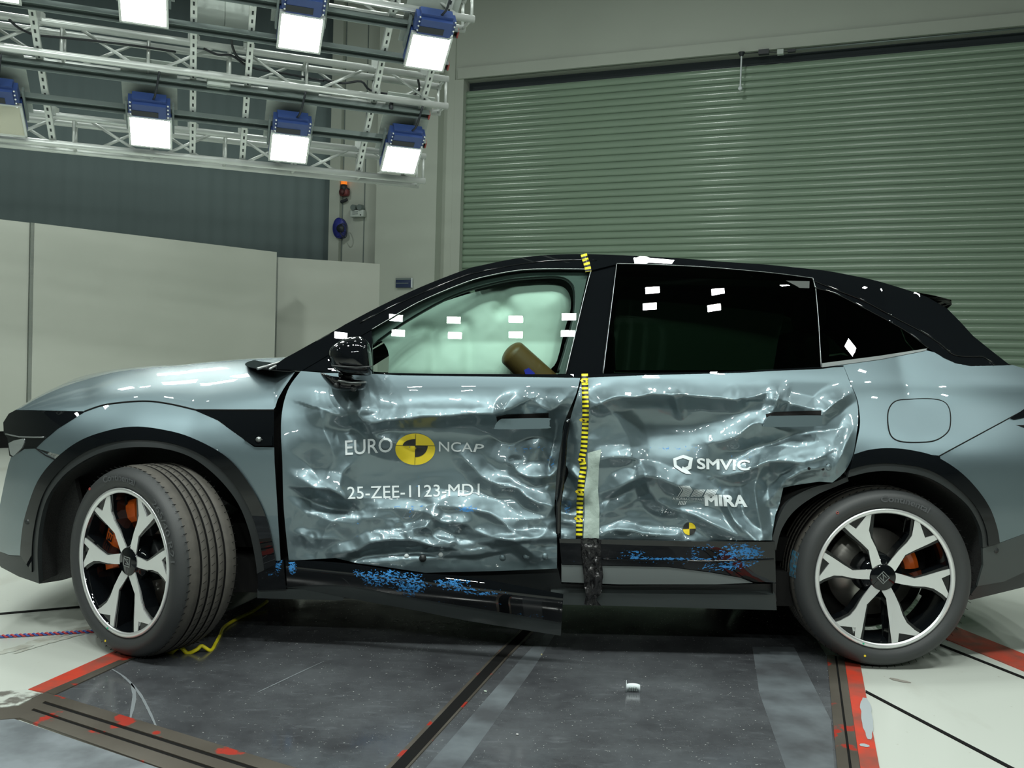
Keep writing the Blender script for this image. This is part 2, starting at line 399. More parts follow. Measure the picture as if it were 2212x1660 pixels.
M['worn'] = mat('scuffed_track', (0.15, 0.17, 0.185), 0.25, noise=(5, 1.0, (0.075, 0.08, 0.087), 0.16))
floor = struct(box('floor', (-1, 4.5, -0.15), (34, 30, 0.3), M['epoxy']))
def slab(name, pts, mt, z=0.004, parent=None, low=-0.01):
    g = [ground(x, y)[0] for x, y in pts]
    bm = bmesh.new(); lo = [bm.verts.new((p[0], p[1], low)) for p in g]; hi = [bm.verts.new((p[0], p[1], z)) for p in g]
    bm.faces.new(hi); bm.faces.new(lo[::-1]); n = len(g)
    for i in range(n): bm.faces.new((lo[i], lo[(i + 1) % n], hi[(i + 1) % n], hi[i]))
    return keep(from_bm(name, bm, mt, None, False), floor)
# three dark plates under the car, split by the middle rail
slab('floor_plate', [(305, 1413), (118, 1506), (700, 1680), (818, 1680), (1060, 1427), (1175, 1315), (1260, 1235), (560, 1290)], M['plate'])
slab('floor_plate', [(868, 1680), (1095, 1427), (1205, 1315), (1285, 1235), (1690, 1235), (1705, 1290), (1786, 1420), (1812, 1680)], M['plate'])
slab('floor_plate', [(-700, 1500), (-60, 1528), (40, 1560), (420, 1690), (300, 1900), (-900, 1900)], M['plate_pale'], 0.005)
# scuffed lighter track on the right plate and along the middle rail
slab('worn_strip', [(1625, 1400), (1715, 1400), (1795, 1560), (1803, 1672), (1700, 1672), (1640, 1500)], M['worn'], 0.0046)
slab('worn_strip', [(905, 1680), (1125, 1427), (1180, 1370), (1200, 1372), (1150, 1450), (985, 1680)], M['worn'], 0.0046)
# middle rail: two flanges and a dark slot
slab('floor_rail', [(818, 1680), (1060, 1427), (1175, 1315), (1183, 1315), (1070, 1427), (838, 1680)], M['rail'], 0.008)
slab('floor_rail', [(852, 1680), (1085, 1427), (1196, 1315), (1205, 1315), (1095, 1427), (868, 1680)], M['rail'], 0.008)
slab('rail_slot', [(831, 1680), (1066, 1427), (1181, 1315), (1198, 1315), (1090, 1427), (862, 1680)], M['groove'], 0.0086)
# right rail and red line
slab('floor_rail', [(1786, 1420), (1803, 1420), (1836, 1680), (1810, 1680)], M['rail'], 0.008)
slab('floor_rail', [(1807, 1420), (1822, 1420), (1860, 1680), (1842, 1680)], M['rail'], 0.008)
slab('rail_slot', [(1803, 1420), (1807, 1420), (1842, 1680), (1836, 1680)], M['groove'], 0.0045)
slab('red_line', [(1823, 1420), (1855, 1420), (1903, 1680), (1861, 1680)], M['red'], 0.005)
slab('red_line', [(2055, 1352), (2900, 1690), (2900, 1735), (2040, 1381)], M['red'], 0.004)
slab('floor_joint', [(1870, 1493), (2700, 1928), (2700, 1937), (1870, 1498)], M['groove'], 0.003)
slab('floor_joint', [(2030, 1392), (2900, 1735), (2900, 1741), (2030, 1396)], M['groove'], 0.003)
# left red line, rails and joint
slab('red_line', [(262, 1403), (300, 1412), (100, 1499), (60, 1493)], M['red'], 0.005)
slab('floor_rail', [(300, 1412), (318, 1413), (118, 1506), (98, 1500)], M['rail'], 0.008)
slab('floor_joint', [(-1400, 1448), (260, 1303), (260, 1306), (-1400, 1454)], M['groove'], 0.003)
M['worn_white'] = mat('worn_white_plate', (0.46, 0.49, 0.45), 0.5, noise=(22, 1.0, (0.12, 0.115, 0.10), 0.06))
slab('corner_plate', [(-160, 1512), (56, 1494), (92, 1503), (38, 1529), (-160, 1552)], M['worn_white'], 0.0075)
# double rail across the front left corner
def lerp2(a, b, t): return (a[0] + (b[0] - a[0]) * t, a[1] + (b[1] - a[1]) * t)
A0, A1, B0, B1 = (118, 1506), (700, 1684), (42, 1556), (420, 1690)
for t0, t1, mt, z in ((0.0, 0.28, 'rail', 0.008), (0.28, 0.36, 'groove', 0.0045), (0.37, 0.60, 'rail', 0.008), (0.60, 0.68, 'groove', 0.0045), (0.68, 1.0, 'rail', 0.008)):
    slab('rail_slot' if mt == 'groove' else 'floor_rail', [lerp2(A0, B0, t0), lerp2(A1, B1, t0), lerp2(A1, B1, t1), lerp2(A0, B0, t1)], M[mt], z)
slab('corner_plate', [(98, 1500), (118, 1506), (42, 1556), (-200, 1575), (-200, 1560), (40, 1530)], M['rail'], 0.007)

def streak(name, pts, w, mt, z=0.0052):
    A = np.array([ground(x, y)[0] for x, y in densify([np.array(p, float) for p in cr(pts, 6)], 12, False)]); T_ = np.gradient(A, axis=0); T_ /= np.linalg.norm(T_, axis=1)[:, None]
    Nn = np.stack([-T_[:, 1], T_[:, 0]], 1); k = np.sin(np.linspace(0.15, PI - 0.15, len(A))) ** 0.5 * w / 2 * (0.75 + 0.5 * np.random.RandomState(len(A)).rand(len(A)))
    bm = bmesh.new(); a_ = [bm.verts.new((p[0] + n_[0] * q, p[1] + n_[1] * q, z)) for p, n_, q in zip(A, Nn, k)]; c_ = [bm.verts.new((p[0] - n_[0] * q, p[1] - n_[1] * q, z)) for p, n_, q in zip(A, Nn, k)]
    for i in range(len(A) - 1): bm.faces.new((a_[i], a_[i + 1], c_[i + 1], c_[i]))
    return keep(from_bm(name, bm, mt, None, False), floor)
M['scuff'] = mat('rubber_scuff', (0.36, 0.36, 0.31), 0.5, noise=(16, 1.0, (0.50, 0.53, 0.48), 0.12)); M['scratch'] = mat('pale_scratch', (0.20, 0.22, 0.235), 0.4)
streak('scuff_mark', [(-20, 1418), (70, 1392), (150, 1366), (225, 1350)], 0.07, M['scuff'], 0.0015); streak('scuff_mark', [(30, 1413), (110, 1388), (190, 1368)], 0.03, M['scuff'], 0.0018)
streak('scuff_mark', [(1922, 1466), (1945, 1472), (1968, 1476)], 0.025, mat('grey_scuff', (0.27, 0.25, 0.22), 0.5), 0.0015)
streak('scratch', [(240, 1448), (268, 1466), (300, 1500), (322, 1540), (338, 1576)], 0.010, M['scratch']); streak('scratch', [(284, 1480), (290, 1510), (280, 1562)], 0.012, M['scratch']); streak('scratch', [(555, 1500), (650, 1455), (700, 1432)], 0.006, M['scratch'])
streak('paint_loss', [(1868, 1512), (1872, 1550), (1878, 1602)], 0.034, mat('bare_grey', (0.36, 0.40, 0.42), 0.45), 0.0062); streak('paint_loss', [(1858, 1612), (1868, 1615), (1878, 1616)], 0.025, bpy.data.materials['bare_grey'], 0.0062)
# ------------------------------------------------------------------ setting: walls
def wallbox(name, a, b, z0, z1, th, mt, parent=None):
    """upright slab whose front base line runs from a to b"""
    a = Vector((a[0], a[1], 0)); b = Vector((b[0], b[1], 0)); d = (b - a); n = Vector((-d.y, d.x, 0)).normalized()
    bm = bmesh.new()
    V = [bm.verts.new(p) for p in (a + Vector((0, 0, z0)), b + Vector((0, 0, z0)), b + n * th + Vector((0, 0, z0)), a + n * th + Vector((0, 0, z0)),
                                   a + Vector((0, 0, z1)), b + Vector((0, 0, z1)), b + n * th + Vector((0, 0, z1)), a + n * th + Vector((0, 0, z1)))]
    for f in ((0, 1, 5, 4), (1, 2, 6, 5), (2, 3, 7, 6), (3, 0, 4, 7), (4, 5, 6, 7), (3, 2, 1, 0)): bm.faces.new([V[i] for i in f])
    return from_bm(name, bm, mt, parent, False)
CEIL = 8.6
DL = p3(1003, 185, 15.7); DR = p3(2212, 80, 12.75)
ZT = (DL[2] + DR[2]) / 2
ddir = (DR[:2] - DL[:2]) / np.linalg.norm(DR[:2] - DL[:2]); dn = np.array([-ddir[1], ddir[0]])   # dn points away from the room
def dw(s, n=0.0): q = DL[:2] + ddir * s + dn * n; return (q[0], q[1])
DLEN = np.linalg.norm(DR[:2] - DL[:2]) + 3.2
struct(wallbox('wall_right', dw(-0.75), dw(DLEN + 1.5), ZT + 0.12, CEIL, 0.4, M['wall']))
wr2 = struct(wallbox('wall_door_end', dw(DLEN), dw(DLEN + 1.5), 0, ZT + 0.12, 0.4, M['wall']))
t_ = struct(wallbox('trim_1', dw(-0.1, -0.06), dw(DLEN, -0.06), ZT + 0.12, ZT + 0.30, 0.08, M['wall']))
struct(wallbox('trim_2', dw(-0.16, -0.03), dw(0, -0.03), 0, ZT + 0.12, 0.35, M['wall']))
# roller shutter: every slat an object
door = thing('door_1', 'wide green roller shutter of curved slats filling the back wall', 'door', (*dw(DLEN / 2, 0.1), 0))
door['kind'] = 'structure'; del door['category']
pitch = 0.1113; prof = [(0.0, 0.0), (-0.010, 0.006), (-0.021, 0.022), (-0.025, 0.045), (-0.024, 0.066), (-0.018, 0.085), (-0.006, 0.098), (0.006, 0.102), (0.008, 0.108), (0.008, 0.1113)]
V = []; Fc = []
nseg = 2
for i in range(nseg):
    s = -DLEN / 2 + DLEN * i / (nseg - 1)
    for (n_, z_) in prof:
        q = ddir * s + dn * n_; V.append((q[0], q[1], z_))
k = len(prof)
for j in range(k - 1): Fc.append((j, k + j, k + j + 1, j + 1))
slat_me = mesh('slat', V, Fc); slat_me.materials.append(M['shutter']); slat_me.polygons.foreach_set('use_smooth', [True] * len(slat_me.polygons))
ns = int(ZT / pitch)
for i in range(ns):
    o = bpy.data.objects.new('slat', slat_me); C.objects.link(o); o.parent = door; o.location = (0, 0, i * pitch)
wallbox('shutter_back', dw(0, 0.22), dw(DLEN, 0.22), 0, ZT + 0.15, 0.05, M['shadow_gap']); keep(bpy.context.scene.objects['shutter_back'], door)
# light wall between curtain and shutter
W1 = p3(712, 400, 16.6); W2 = np.array(dw(-0.16, 0.02))
wall_b = struct(wallbox('wall_back', (W1[0], W1[1]), (W2[0], W2[1]), 0, CEIL, 0.3, M['wall']))
wd = (W2 - W1[:2]); wlen = np.linalg.norm(wd); wd = wd / wlen; wnn = np.array([-wd[1], wd[0]])
def wb(px, py, off=-0.02):
    """point on the back wall under a pixel"""
    d = ray(np.array([px]), np.array([py]))[0]; o = W1[:2] + wnn * off
    t = ((o - CAM[:2]) @ wnn) / (d[:2] @ wnn); return CAM + d * t
def wbs(px, off=0.0):
    p = wb(px, 450, off); return (p[0], p[1])
struct(wallbox('trim_3', wbs(812, -0.28), wbs(942, -0.28), 0, CEIL, 0.28, M['wall']))
struct(wallbox('trim_4', wbs(711, -0.10), wbs(733, -0.10), 0, CEIL, 0.10, M['wall']))
struct(wallbox('trim_5', wbs(946, -0.05), wbs(976, -0.05), 0, CEIL, 0.05, M['wall']))
for px in (739, 786): struct(wallbox('trim_6', wbs(px, -0.012), wbs(px + 1.6, -0.012), 0, CEIL, 0.012, M['zinc']))
# dark pleated curtain wall on the left
K1 = p3(716, 400, 16.75); K0 = p3(-700, 400, 13.2)
n = 420; V = []; Fc = []
kd = (K1 - K0); kl = np.linalg.norm(kd[:2]); kd = kd / kl; kn = np.array([-kd[1], kd[0]])
for i in range(n + 1):
    s = kl * i / n; off = 0.008 * math.sin(s * 26) + 0.014 * math.sin(s * 4.3)
    for z in (0, CEIL): V.append((K0[0] + kd[0] * s + kn[0] * off, K0[1] + kd[1] * s + kn[1] * off, z))
for i in range(n): Fc.append((2 * i, 2 * i + 2, 2 * i + 3, 2 * i + 1))
cu = struct(obj('wall_curtain', mesh('wall_curtain', V, Fc), M['curtain']))
m_ = cu.modifiers.new('thickness', 'SOLIDIFY'); m_.thickness = 0.02
# outer shell of the hall
struct(wallbox('wall_left', (-15, -8.5), (-15, 19), 0, CEIL, 0.3, M['wall'])); struct(wallbox('wall_front', (14, -8.5), (-15, -8.5), 0, CEIL, 0.3, M['far_wall']))
struct(wallbox('wall_side', (14, 19), (14, -8.5), 0, CEIL, 0.3, M['wall']))
struct(box('ceiling', (-0.5, 5, CEIL + 0.1), (31, 29, 0.2), M['ceil']))
# partition boards
def board(name, x0, y0t, x1, y1t, ztop, z0, label):
    a = p3(x0, y0t, (ztop - H) * F / 1.0); # placeholder replaced below
    return None
def depth_for(px, py, z):
    d = ray(np.array([px]), np.array([py]))[0]; return (z - H) / d[2] * d[1]
ZB = 2.95
def partition(x0, y0, x1, y1, th, label, mt):
    a = p3(x0, y0, depth_for(x0, y0, ZB)); b = p3(x1, y1, depth_for(x1, y1, ZB))
    t = thing('partition_panel', label, 'partition', (float((a[0] + b[0]) / 2), float((a[1] + b[1]) / 2), 0), 'pale partition panels before the dark curtain')
    o = wallbox('panel', a, b, 0.22, ZB, th, mt); keep(o, t)
    f = wallbox('gap_shade', a + (b - a) * 0.02 + np.array([0, 0.03, 0]), b + (a - b) * 0.02 + np.array([0, 0.03, 0]), 0, 0.22, th - 0.04, M['dark']); keep(f, t)  # dark strip standing for the shade in the gap under the panel
    e = wallbox('edge_strip', a + (b - a) * 0.0, a + (b - a) * 0.012, 0.22, ZB, th + 0.01, M['board']); keep(e, t)
    return t
partition(-420, 425, 64, 481.5, 0.1, 'greenish partition panel at the far left with a brown stain', M['partition'])
partition(67, 481, 598, 545, 0.1, 'widest pale partition panel standing behind the hood', M['partition'])
partition(598, 555.5, 858, 573, 0.1, 'narrow pale partition panel beside the blue sign', M['partition'])

# ------------------------------------------------------------------ wall fittings
def wall_box(name, label, cat, px0, py0, px1, py1, depth, mt, bev=0.01, base=-0.02):
    a = wb(px0, py1, base); b = wb(px1, py0, base)
    c = (a + b) / 2; w_ = np.linalg.norm((b - a)[:2]); h_ = b[2] - a[2]
    ang = math.atan2(wd[1], wd[0])
    t = thing(name, label, cat, (float(c[0]), float(c[1]), float(a[2])), None, (0, 0, ang))
    o = box('body', (0, -depth / 2, h_ / 2), (w_, depth, h_), mt, t, None, bev); return t, w_, h_
t, w_, h_ = wall_box('emergency_light', 'white twin-head emergency light box on the pale back wall', 'light', 762, 455, 791, 471, 0.10, M['board'])
for s in (-1, 1):
    bm = bmesh.new(); bm_cyl(bm, (s * w_ * 0.24, -0.02, h_ + 0.05), (s * w_ * 0.24, -0.13, h_ + 0.04), 0.05, 14); from_bm('lamp_head', bm, M['zinc'], t, False)
bm = bmesh.new(); bm_cyl(bm, (0.08, -0.095, 0.03), (0.08, -0.108, 0.03), 0.012, 8); from_bm('button', bm, M['slot'], t)
for k in range(2): box('text_line', (-0.03, -0.102, 0.05 + k * 0.035), (0.11, 0.004, 0.010), M['zinc'], t)
# beacon
c = wb(748, 405, -0.02); ang = math.atan2(wd[1], wd[0])
t = thing('warning_beacon', 'orange warning beacon with black base above the red sounder', 'beacon', tuple(map(float, c)), None, (0, 0, ang))
bm = bmesh.new(); bm_cyl(bm, (0, -0.08, 0.02), (0, -0.08, 0.16), 0.055, 16, 0.05); from_bm('lens', bm, mat('beacon_lens', (0.65, 0.12, 0.02), 0.25, emis=(1, 0.25, 0.02, 0.35)), t, True)
bm = bmesh.new(); bm_cyl(bm, (0, -0.08, -0.08), (0, -0.08, 0.03), 0.062, 16, 0.058); from_bm('base', bm, M['cable'], t, True)
bm = bmesh.new(); bm_cyl(bm, (0.02, -0.06, -0.08), (0.06, -0.06, -0.02), 0.05, 12); from_bm('plug', bm, M['cable'], t, True)
# red sounder
t, w_, h_ = wall_box('alarm_sounder', 'dark red rounded alarm sounder below the orange beacon', 'alarm', 738, 409, 758, 426, 0.12, mat('sounder_red', (0.17, 0.035, 0.035), 0.5), 0.04)
bm = bmesh.new(); bm_cyl(bm, (-0.01, -0.11, h_ / 2), (-0.01, -0.16, h_ / 2), 0.05, 16, 0.045); from_bm('horn', bm, mat('sounder_dark', (0.08, 0.02, 0.02), 0.5), t, True)
# cable run
pts = [wb(x, y, -0.06) for x, y in ((741, 398), (734, 408), (725, 420), (720, 426), (719, 440), (718, 452), (720, 468), (727, 480), (733, 486))]
tag(tube('wall_cable', cr(pts, 4), 0.022, M['cable'], None, 6), 'black cable dropping down the pale wall into the blue reel', 'cable')
pts = [wb(x, y, -0.05) for x, y in ((720, 427), (727, 434), (738, 436), (750, 431))]
tag(tube('wall_cable', cr(pts, 4), 0.026, M['cable'], None, 6), 'short black cable end curving under the red sounder', 'cable')
pts = [wb(x, y, -0.03) for x, y in ((732, 500), (730, 530), (728, 570))]
tag(tube('wall_cable', cr(pts, 3), 0.008, M['cable'], None, 6), 'thin straight cable hanging below the blue reel', 'cable')
# blue reel
c = wb(741, 495, -0.02)
t = thing('cable_reel', 'blue wall-mounted cable reel with a loop of black cable', 'reel', tuple(map(float, c)), None, (0, 0, ang))
bm = bmesh.new(); bm_cyl(bm, (-0.02, 0, 0), (-0.02, -0.17, 0), 0.18, 28); bmesh.ops.scale(bm, vec=(0.62, 1, 1), verts=bm.verts); bmesh.ops.bevel(bm, geom=bm.edges[:], offset=0.02, segments=2, affect='EDGES')
from_bm('casing', bm, mat('reel_blue', (0.035, 0.045, 0.28), 0.4), t, True)
bm = bmesh.new(); bm_cyl(bm, (0.06, -0.17, -0.02), (0.06, -0.21, -0.02), 0.07, 16); from_bm('hub', bm, M['cable'], t, True)
tube('loop', cr([(0.06, -0.2, 0.05), (0.14, -0.2, 0.05), (0.19, -0.2, -0.05), (0.19, -0.2, -0.15), (0.14, -0.2, -0.19), (0.08, -0.2, -0.12), (0.05, -0.2, -0.05)], 5), 0.009, M['cable'], t, 6)
# blue sign beside the partition
t, w_, h_ = wall_box('wall_sign', 'small dark blue sign with white edge beside the narrow partition', 'sign', 856, 601, 890, 622, 0.03, mat('sign_navy', (0.02, 0.035, 0.09), 0.4), 0.004, -0.30)
box('white_edge', (w_ / 2 + 0.008, -0.015, h_ / 2), (0.016, 0.036, h_), M['white'], t)
box('line', (-0.02, -0.032, h_ * 0.45), (w_ * 0.8, 0.004, 0.012), M['zinc'], t)
box('line', (0, -0.032, h_ * 0.9), (w_, 0.004, 0.03), M['zinc'], t)
# pull rod and black devices hung on the lintel trim
def dwpt(px, py, off=-0.1):
    d = ray(np.array([px]), np.array([py]))[0]; o = DL[:2] + dn * off
    t = ((o - CAM[:2]) @ dn) / (d[:2] @ dn); return CAM + d * t
a = dwpt(1602, 116); b = dwpt(1599, 191)
t = thing('pull_rod', 'thin white pull rod hanging from the lintel over the shutter', 'rod', tuple(map(float, a)))
rel = b - a
bm = bmesh.new(); bm_cyl(bm, (0, 0, 0), tuple(rel), 0.012, 8); from_bm('rod', bm, M['white'], t)
bm = bmesh.new(); bm_cyl(bm, (0, 0, 0.02), (0, 0, -0.04), 0.05, 12, 0.025); from_bm('mount', bm, M['cable'], t)
bm = bmesh.new(); bmesh.ops.create_uvsphere(bm, u_segments=10, v_segments=6, radius=0.035, matrix=Matrix.Translation(tuple(rel))); from_bm('knob', bm, M['white'], t, True)
a = dwpt(1650, 113)
t = thing('sensor_box', 'small black sensor boxes wired along the lintel beside the pull rod', 'sensor', tuple(map(float, a)))
q = Matrix.Rotation(math.atan2(ddir[1], ddir[0]), 3, 'Z').to_quaternion()
box('housing', (0, 0, 0), (0.15, 0.08, 0.07), M['cable'], t, q)
e = dwpt(1686, 113) - a; box('housing', tuple(e), (0.09, 0.08, 0.07), M['board'], t, q)
e2 = dwpt(1710, 110) - a; box('housing', tuple(e2), (0.11, 0.05, 0.04), M['cable'], t, q)
e0 = dwpt(1606, 116) - a
tube('wire', [tuple(e0), (0, 0, 0), tuple(e), tuple(e2)], 0.006, M['cable'], t, 6)
ea = dwpt(1715, 108) - a; eb = dwpt(2300, 52) - a
tag(tube('conduit', [tuple(ea + a), tuple(eb + a)], 0.012, M['zinc'], None, 6), 'thin grey conduit running along the lintel right of the sensors', 'conduit')

# ------------------------------------------------------------------ lighting rig
P2 = p3(967, 230, 8.0)
ah = np.array([5194.0 / 2000, 1, 0]); ah /= np.linalg.norm(ah)
ch = np.array([-0.34, 1.0, -0.665]); chn = ch / np.linalg.norm(ch)
rn = np.cross(ah, chn); rn = rn if rn[1] < 0 else -rn        # rig normal, towards the camera and floor
def rig(u, t, w=0.0): return P2 + ah * u + ch * t + rn * w
def rig_px(px, py, w=0.0):
    d = ray(np.array([px]), np.array([py]))[0]; o = P2 + rn * w
    return CAM + d * (((o - CAM) @ rn) / (d @ rn))
TH = 0.23
def truss(t, label, length=7.2):
    base = rig(0, t)
    T = thing('lighting_truss', label, 'truss', tuple(map(float, base - ah * length / 2)), 'white trusses of the lighting rig')
    org = base - ah * length / 2
    bk = np.array([-0.359, 0.933, 0]) * TH
    def loc(u, z, b): return tuple(ah * (u + length / 2) + np.array([0, 0, z]) + bk * b)
    for z in (0, TH):
        for b in (0, 1):
            bm = bmesh.new(); bm_cyl(bm, loc(-length, z, b), loc(0, z, b), 0.029, 12); from_bm('chord', bm, M['alu'], T, True)
    n = 12; st = length / n
    for i in range(n + 1):
        u = -i * st - (0.02 if i == 0 else 0)
        for b in (0, 1):
            bm = bmesh.new(); bm_cyl(bm, loc(u, 0, b), loc(u, TH, b), 0.013, 8); from_bm('post', bm, M['alu'], T, True)
        for z in (0, TH):
            bm = bmesh.new(); bm_cyl(bm, loc(u, z, 0), loc(u, z, 1), 0.013, 8); from_bm('cross_bar', bm, M['alu'], T, True)
        if i < n:
            e = 0.1
            for b in (0, 1):
                up = (i + b) % 2
                bm = bmesh.new(); bm_cyl(bm, loc(u - e, TH * up, b), loc(u - st + e, TH * (1 - up), b), 0.013, 8); from_bm('brace', bm, M['alu'], T, True)
    return T
truss(0.746, 'lowest white lattice truss of the lighting rig, farthest from the camera')
truss(0.0, 'middle white lattice truss between the two lit rows of floods')
truss(-0.72, 'topmost white lattice truss cut by the top edge of the photo')
truss(-1.44, 'white lattice truss above the picture at the rig top')
# grey strut rails
def strut(t, u1, label, w=0.0):
    a = rig(-7.2, t, w); b = rig(u1, t, w); c = (a + b) / 2
    T = thing('strut_rail', label, 'rail', tuple(map(float, c)), 'grey strut rails of the lighting rig')
    bm = bmesh.new(); m3 = Matrix((ah, rn, chn)).transposed().to_4x4(); Lh = np.linalg.norm(b - a)
    for (o1, o2, s1, s2) in ((0, 0.03, 0.05, 0.006), (0.0, -0.03, 0.05, 0.006), (-0.022, 0, 0.006, 0.06)):
        bmesh.ops.create_cube(bm, size=1, matrix=m3 @ Matrix.Translation((0, o1, o2)) @ Matrix.Diagonal((Lh, s1, s2, 1)))
    from_bm('channel', bm, M['zinc'], T)
    bm = bmesh.new(); bmesh.ops.create_cube(bm, size=1, matrix=m3 @ Matrix.Translation((Lh / 2, 0, 0)) @ Matrix.Diagonal((0.012, 0.05, 0.06, 1)))
    from_bm('end_cap', bm, mat('red_cap', (0.35, 0.06, 0.05), 0.5) if 'red_cap' not in bpy.data.materials else bpy.data.materials['red_cap'], T)
    return T
strut(0.10, -0.14, 'grey strut rail just under the middle truss')
strut(0.37, -0.10, 'grey strut rail behind the heads of the lower lit floods')
strut(-0.60, -0.10, 'grey strut rail just under the topmost truss')
strut(-0.34, -0.10, 'grey strut rail behind the heads of the upper lit floods')
# slotted hanger channels
chan_l = ['leftmost slotted hanger channel of the rig, leaning right', 'slotted hanger channel left of the pale switch cabinet', 'slotted hanger channel right of the pale switch cabinet',
          'slotted hanger channel left of the rightmost floods', 'rightmost slotted hanger channel at the truss ends']
for (px, py), lb in zip(((88, 160), (417, 160), (537, 160), (822, 160), (934, 160)), chan_l):
    p = rig_px(px, py, -0.03)
    u = (p - P2) @ ah
    a = rig(u, -4.2, -0.03); b = rig(u, 0.80, -0.03); c = (a + b) / 2
    T = thing('slotted_channel', lb, 'channel', tuple(map(float, c)), 'slotted hanger channels of the lighting rig')
    m3 = Matrix((ah, rn, chn)).transposed().to_4x4(); Lh = np.linalg.norm(b - a); bm = bmesh.new()
    for (o0, o1, s0, s1) in ((0, 0, 0.044, 0.005), (-0.022, -0.02, 0.005, 0.04), (0.022, -0.02, 0.005, 0.04)):
        bmesh.ops.create_cube(bm, size=1, matrix=m3 @ Matrix.Translation((o0, o1, 0)) @ Matrix.Diagonal((s0, s1, Lh, 1)))
    from_bm('channel', bm, M['alu'], T)
    bm = bmesh.new()
    for k in range(int(Lh / 0.075)):
        s = Lh / 2 - 0.04 - k * 0.075
        bmesh.ops.create_cube(bm, size=1, matrix=m3 @ Matrix.Translation((0, 0.003, s)) @ Matrix.Diagonal((0.014, 0.003, 0.032, 1)))
    o = from_bm('slots', bm, M['slot'], T); o['kind'] = 'stuff'
    for tt in (0.746, 0.0, -0.72):
        q_ = rig(u, tt) + np.array([0, 0, TH + 0.03]) - c
        box('clamp', tuple(q_), (0.07, 0.07, 0.07), M['alu'], T)
# flood lamps
def flood(px, py, label, on=True, w=0.10, size=0.33):
    c = rig_px(px, py, w)
    T = thing('flood_light', label, 'light', tuple(map(float, c)), 'square flood lights of the lighting rig')
    m3 = Matrix((ah, rn, chn)).transposed().to_4x4()
    def bx(name, o, s, mt, bev=0):
        bm = bmesh.new(); bmesh.ops.create_cube(bm, size=1, matrix=Matrix.Translation(o) @ Matrix.Diagonal((*s, 1)))
        if bev: bmesh.ops.bevel(bm, geom=bm.edges[:], offset=bev, segments=2, affect='EDGES')
        bmesh.ops.transform(bm, matrix=m3, verts=bm.verts); return from_bm(name, bm, mt, T, False)
    bx('housing', (0, -0.06, 0), (size * 0.98, 0.10, size), M['navy'], 0.015)
    bx('lens', (0, 0.0, 0.0), (size * 0.9, 0.02, size * 0.92), M['lamp_on'] if on else M['lamp_off'])
    fr = bmesh.new()
    for (o, s) in (((0, 0, size * 0.48), (size, 0.03, size * 0.05)), ((0, 0, -size * 0.48), (size, 0.03, size * 0.05)), ((size * 0.475, 0, 0), (size * 0.05, 0.03, size)), ((-size * 0.475, 0, 0), (size * 0.05, 0.03, size))):
        bmesh.ops.create_cube(fr, size=1, matrix=m3 @ Matrix.Translation(o) @ Matrix.Diagonal((*s, 1)))
    from_bm('lens_frame', fr, M['alu'], T)
    bx('gear_box', (0, -0.02, -size * 0.80), (size * 0.94, 0.14, size * 0.56), M['navy'], 0.03)
    bx('name_plate', (-size * 0.1, 0.052, -size * 0.72), (size * 0.6, 0.004, size * 0.16), M['cable'])
    bolts = bmesh.new()
    for i in range(5):
        for s_ in (-1, 1):
            bmesh.ops.create_icosphere(bolts, subdivisions=1, radius=0.008, matrix=m3 @ Matrix.Translation((s_ * size * 0.42, 0.052, -size * (0.56 + 0.12 * i))))
    o = from_bm('bolts', bolts, M['alu'], T); o['kind'] = 'stuff'
    bx('backplate', (0, -0.17, -size * 0.8), (size * 1.25, 0.01, size * 2.0), M['board'])
    for s in (-1, 1): bx('yoke', (s * size * 0.53, -0.08, -0.1), (0.015, 0.05, size * 0.9), M['zinc'])
    tube('cable', cr([tuple(np.array(m3.to_3x3() @ Vector(v))) for v in ((0.03, 0.0, -size * 1.05), (0.05, 0.03, -size * 1.35), (0.08, -0.05, -size * 1.8))], 4), 0.009, M['cable'], T, 6)
    return T
flood(325, 285, 'lit flood light second from left in the lower row')
flood(625, 319, 'lit flood light in the middle of the lower row')
flood(866, 344, 'lit flood light at the right end of the lower row')
flood(2, 256, 'unlit flood light with yellowish lens at the left frame edge', False)
flood(310, 10, 'lit flood light at left of the upper row, cut by the frame top')
flood(649, 70, 'lit flood light in the middle of the upper row')
flood(924, 112, 'lit flood light at the right end of the upper row')
flood(-20, -45, 'lit flood light beyond the upper left corner of the photo')
# cabinet, small box and plug on the rig
def rig_box(name, label, cat, px0, py0, px1, py1, w, d, mt):
    c = rig_px((px0 + px1) / 2, (py0 + py1) / 2, w); Y = c[1]
    sx = (px1 - px0) * Y / F; sz = (py1 - py0) * Y / F
    T = thing(name, label, cat, tuple(map(float, c)), None, (0, 0, math.atan2(ah[1], ah[0])))
    box('body', (0, 0, 0), (sx * 1.0, d, sz), mt, T, None, 0.008); return T, sx, sz
T, sx, sz = rig_box('switch_cabinet', 'pale double-door switch cabinet between two slotted channels of the rig', 'cabinet', 427, -30, 543, 74, -0.35, 0.14, M['board'])
for s in (-1, 1): box('door', (s * sx * 0.245, -0.075, 0), (sx * 0.48, 0.012, sz * 0.97), M['board'], T, None, 0.004)
T, sx, sz = rig_box('junction_box', 'small pale junction box hanging under the middle truss', 'box', 448, 160, 496, 191, -0.05, 0.12, M['board'])
box('lid', (0, -0.065, 0), (sx * 0.94, 0.012, sz * 0.94), M['board'], T, None, 0.004)
T, sx, sz = rig_box('cable_plug', 'small black plug standing on the strut rail under the middle truss', 'plug', 841, 222, 849, 237, 0.0, 0.04, M['cable'])
box('pin', (0, 0, sz * 0.6), (0.012, 0.012, 0.05), M['cable'], T)
